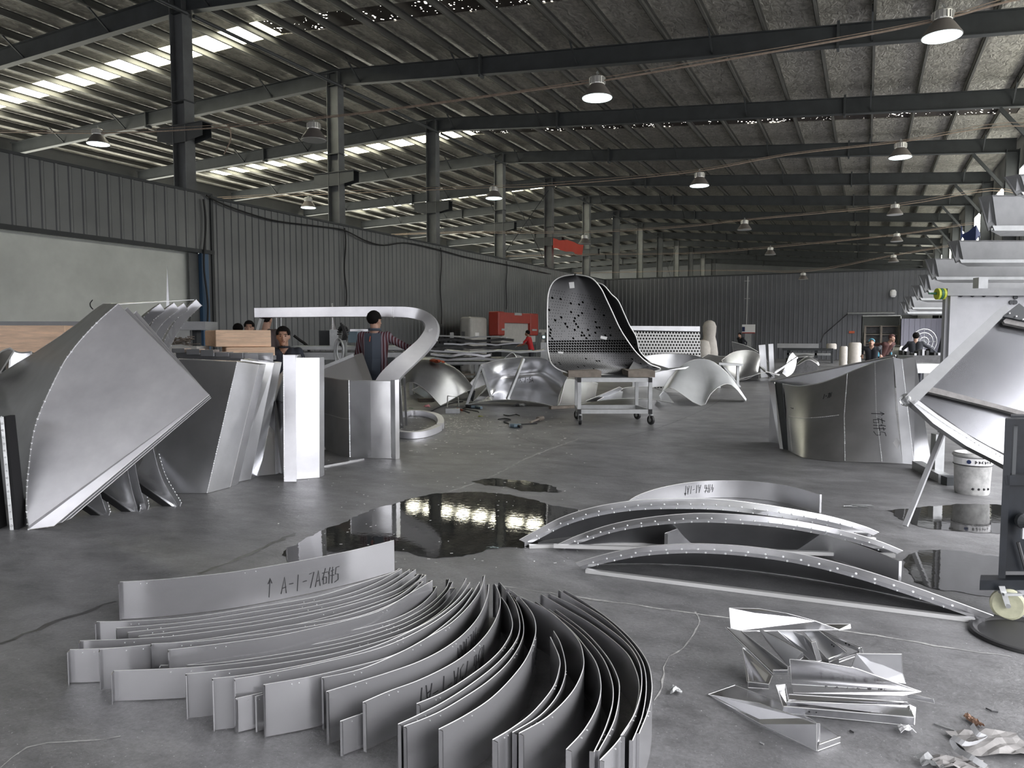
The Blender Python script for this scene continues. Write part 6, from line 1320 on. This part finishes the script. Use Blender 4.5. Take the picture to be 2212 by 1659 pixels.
for pts_, lab in (([(1076,907),(1090,905),(1103,908),(1088,912),(1098,916),(1105,922)], 'black tool lead looping to the nearest grinder'), ([(1088,897),(1100,899),(1114,896),(1122,899)], 'short black lead behind the nearest grinder'), ([(1126,918),(1142,917),(1160,916)], 'black lead running to the mallet'), ([(880,888),(905,892),(930,890),(945,882),(975,872),(1000,868)], 'long black lead curling past the bent tube foot'), ([(1008,881),(1000,884),(1030,889),(1034,892)], 'black lead at the grinder by the strut')):
    tag(MB().tube(spline([tuple(g(u, v, .01)) for u, v in pts_], 5), .009, 5).build('tool_lead', M['cable']), lab, 'cable', 'tool leads on the floor')
crumple(G(922, 880), .12, .1, .06, 'pink', 'pink_bag', 'small pink plastic scrap by the bent tube foot', 'scrap', 8)
crumple(G(1122, 878), .24, .16, .10, 'clear', 'clear_bag', 'clear plastic bag lying before the scoop sheet', 'bag', 9)
crumple(G(1038, 901), .08, .05, .03, 'tape', 'yellow_scrap', 'tiny yellow scrap in front of the tools', 'scrap', 10, 0, 3)
crumple(G(888, 883), .1, .03, .015, 'green', 'green_scrap', 'tiny green scrap beside the pink one', 'scrap', 11, 0, 3)
rr = random.Random(5); mb = MB()
for k in range(420):
    u = rr.gauss(985, 55) if k % 3 else rr.uniform(880, 1250); v = rr.gauss(918, 14) if k % 3 else rr.uniform(890, 985)
    if v < 880: continue
    p = G(u, v); s = rr.uniform(.004, .022); a = rr.uniform(0, pi); d1 = V((cos(a), sin(a), 0))*s; d2 = V((-sin(a), cos(a), 0))*s*.4
    mb.add([p-d1-d2+V((0,0,.002)), p+d1-d2+V((0,0,.002)), p+d1+d2+V((0,0,.005)), p-d1+d2+V((0,0,.005))], [(0,1,2,3)])
for k in range(160):
    u = rr.uniform(600, 1300); v = rr.uniform(990, 1230); p = G(u, v); s = rr.uniform(.003, .010); a = rr.uniform(0, pi); d1 = V((cos(a), sin(a), 0))*s; d2 = V((-sin(a), cos(a), 0))*s*.5
    mb.add([p-d1-d2+V((0,0,.002)), p+d1-d2+V((0,0,.002)), p+d1+d2+V((0,0,.004)), p-d1+d2+V((0,0,.004))], [(0,1,2,3)])
tag(mb.build('metal_shavings', M['shavings']), 'pale metal chips and swarf scattered over the floor around the tools', 'shavings', kind='stuff')
# ================================================================== puddles
def puddle(px, lab, z=.0022, seed=1, jag=.035):
    rr = random.Random(seed); P = resample([V(p) for p in spline([tuple(G(u, v)) for u, v in px+[px[0]]], 6)], .04)[:-1]; n = len(P); c = sum(P, V((0,0,0)))/n
    ph = [rr.uniform(0, 6.28) for _ in range(6)]; Q = []
    for i, p in enumerate(P):
        d = P[(i+1) % n]-P[i-1]; s = V((-d.y, d.x, 0)).normalized(); w = sum(sin(i*f+ph[k])*a for k, (f, a) in enumerate(((.31,1),(.73,.7),(1.7,.5),(2.9,.4))))
        Q.append(p+s*w*jag*.4+V((0,0,z)))
    bm = bmesh.new(); vs = [bm.verts.new(p) for p in Q]; f = bm.faces.new(vs); bmesh.ops.triangulate(bm, faces=[f]); mb = MB()
    bm.verts.index_update(); mb.add([v.co.copy() for v in bm.verts], [[v.index for v in f.verts] for f in bm.faces]); bm.free()
    return tag(mb.build('puddle', M['puddle']), lab, 'puddle', kind='stuff')
puddle([(640,1178),(690,1150),(740,1128),(800,1104),(860,1085),(900,1074),(960,1066),(1050,1063),(1130,1076),(1200,1092),(1270,1108),(1240,1130),(1180,1160),(1150,1182),(1100,1184),(1050,1190),(990,1202),(930,1204),(880,1196),(850,1192),(780,1215),(700,1225),(640,1225),(610,1200)], 'large dark puddle mirroring the roof behind the fan of strips', seed=2)
puddle([(1022,1040),(1060,1034),(1110,1036),(1150,1042),(1200,1054),(1215,1064),(1150,1062),(1090,1052),(1040,1048)], 'small damp streak beyond the large puddle', seed=3, jag=.05)
puddle([(1925,1104),(1990,1095),(2080,1090),(2170,1092),(2230,1110),(2230,1150),(2120,1150),(2040,1146),(1970,1134)], 'puddle under the stick and bucket', seed=4)
puddle([(1950,1200),(2000,1188),(2060,1190),(2120,1200),(2200,1205),(2260,1230),(2230,1285),(2150,1290),(2080,1280),(2010,1268),(1960,1240)], 'puddle reaching under the dark cart', seed=5)
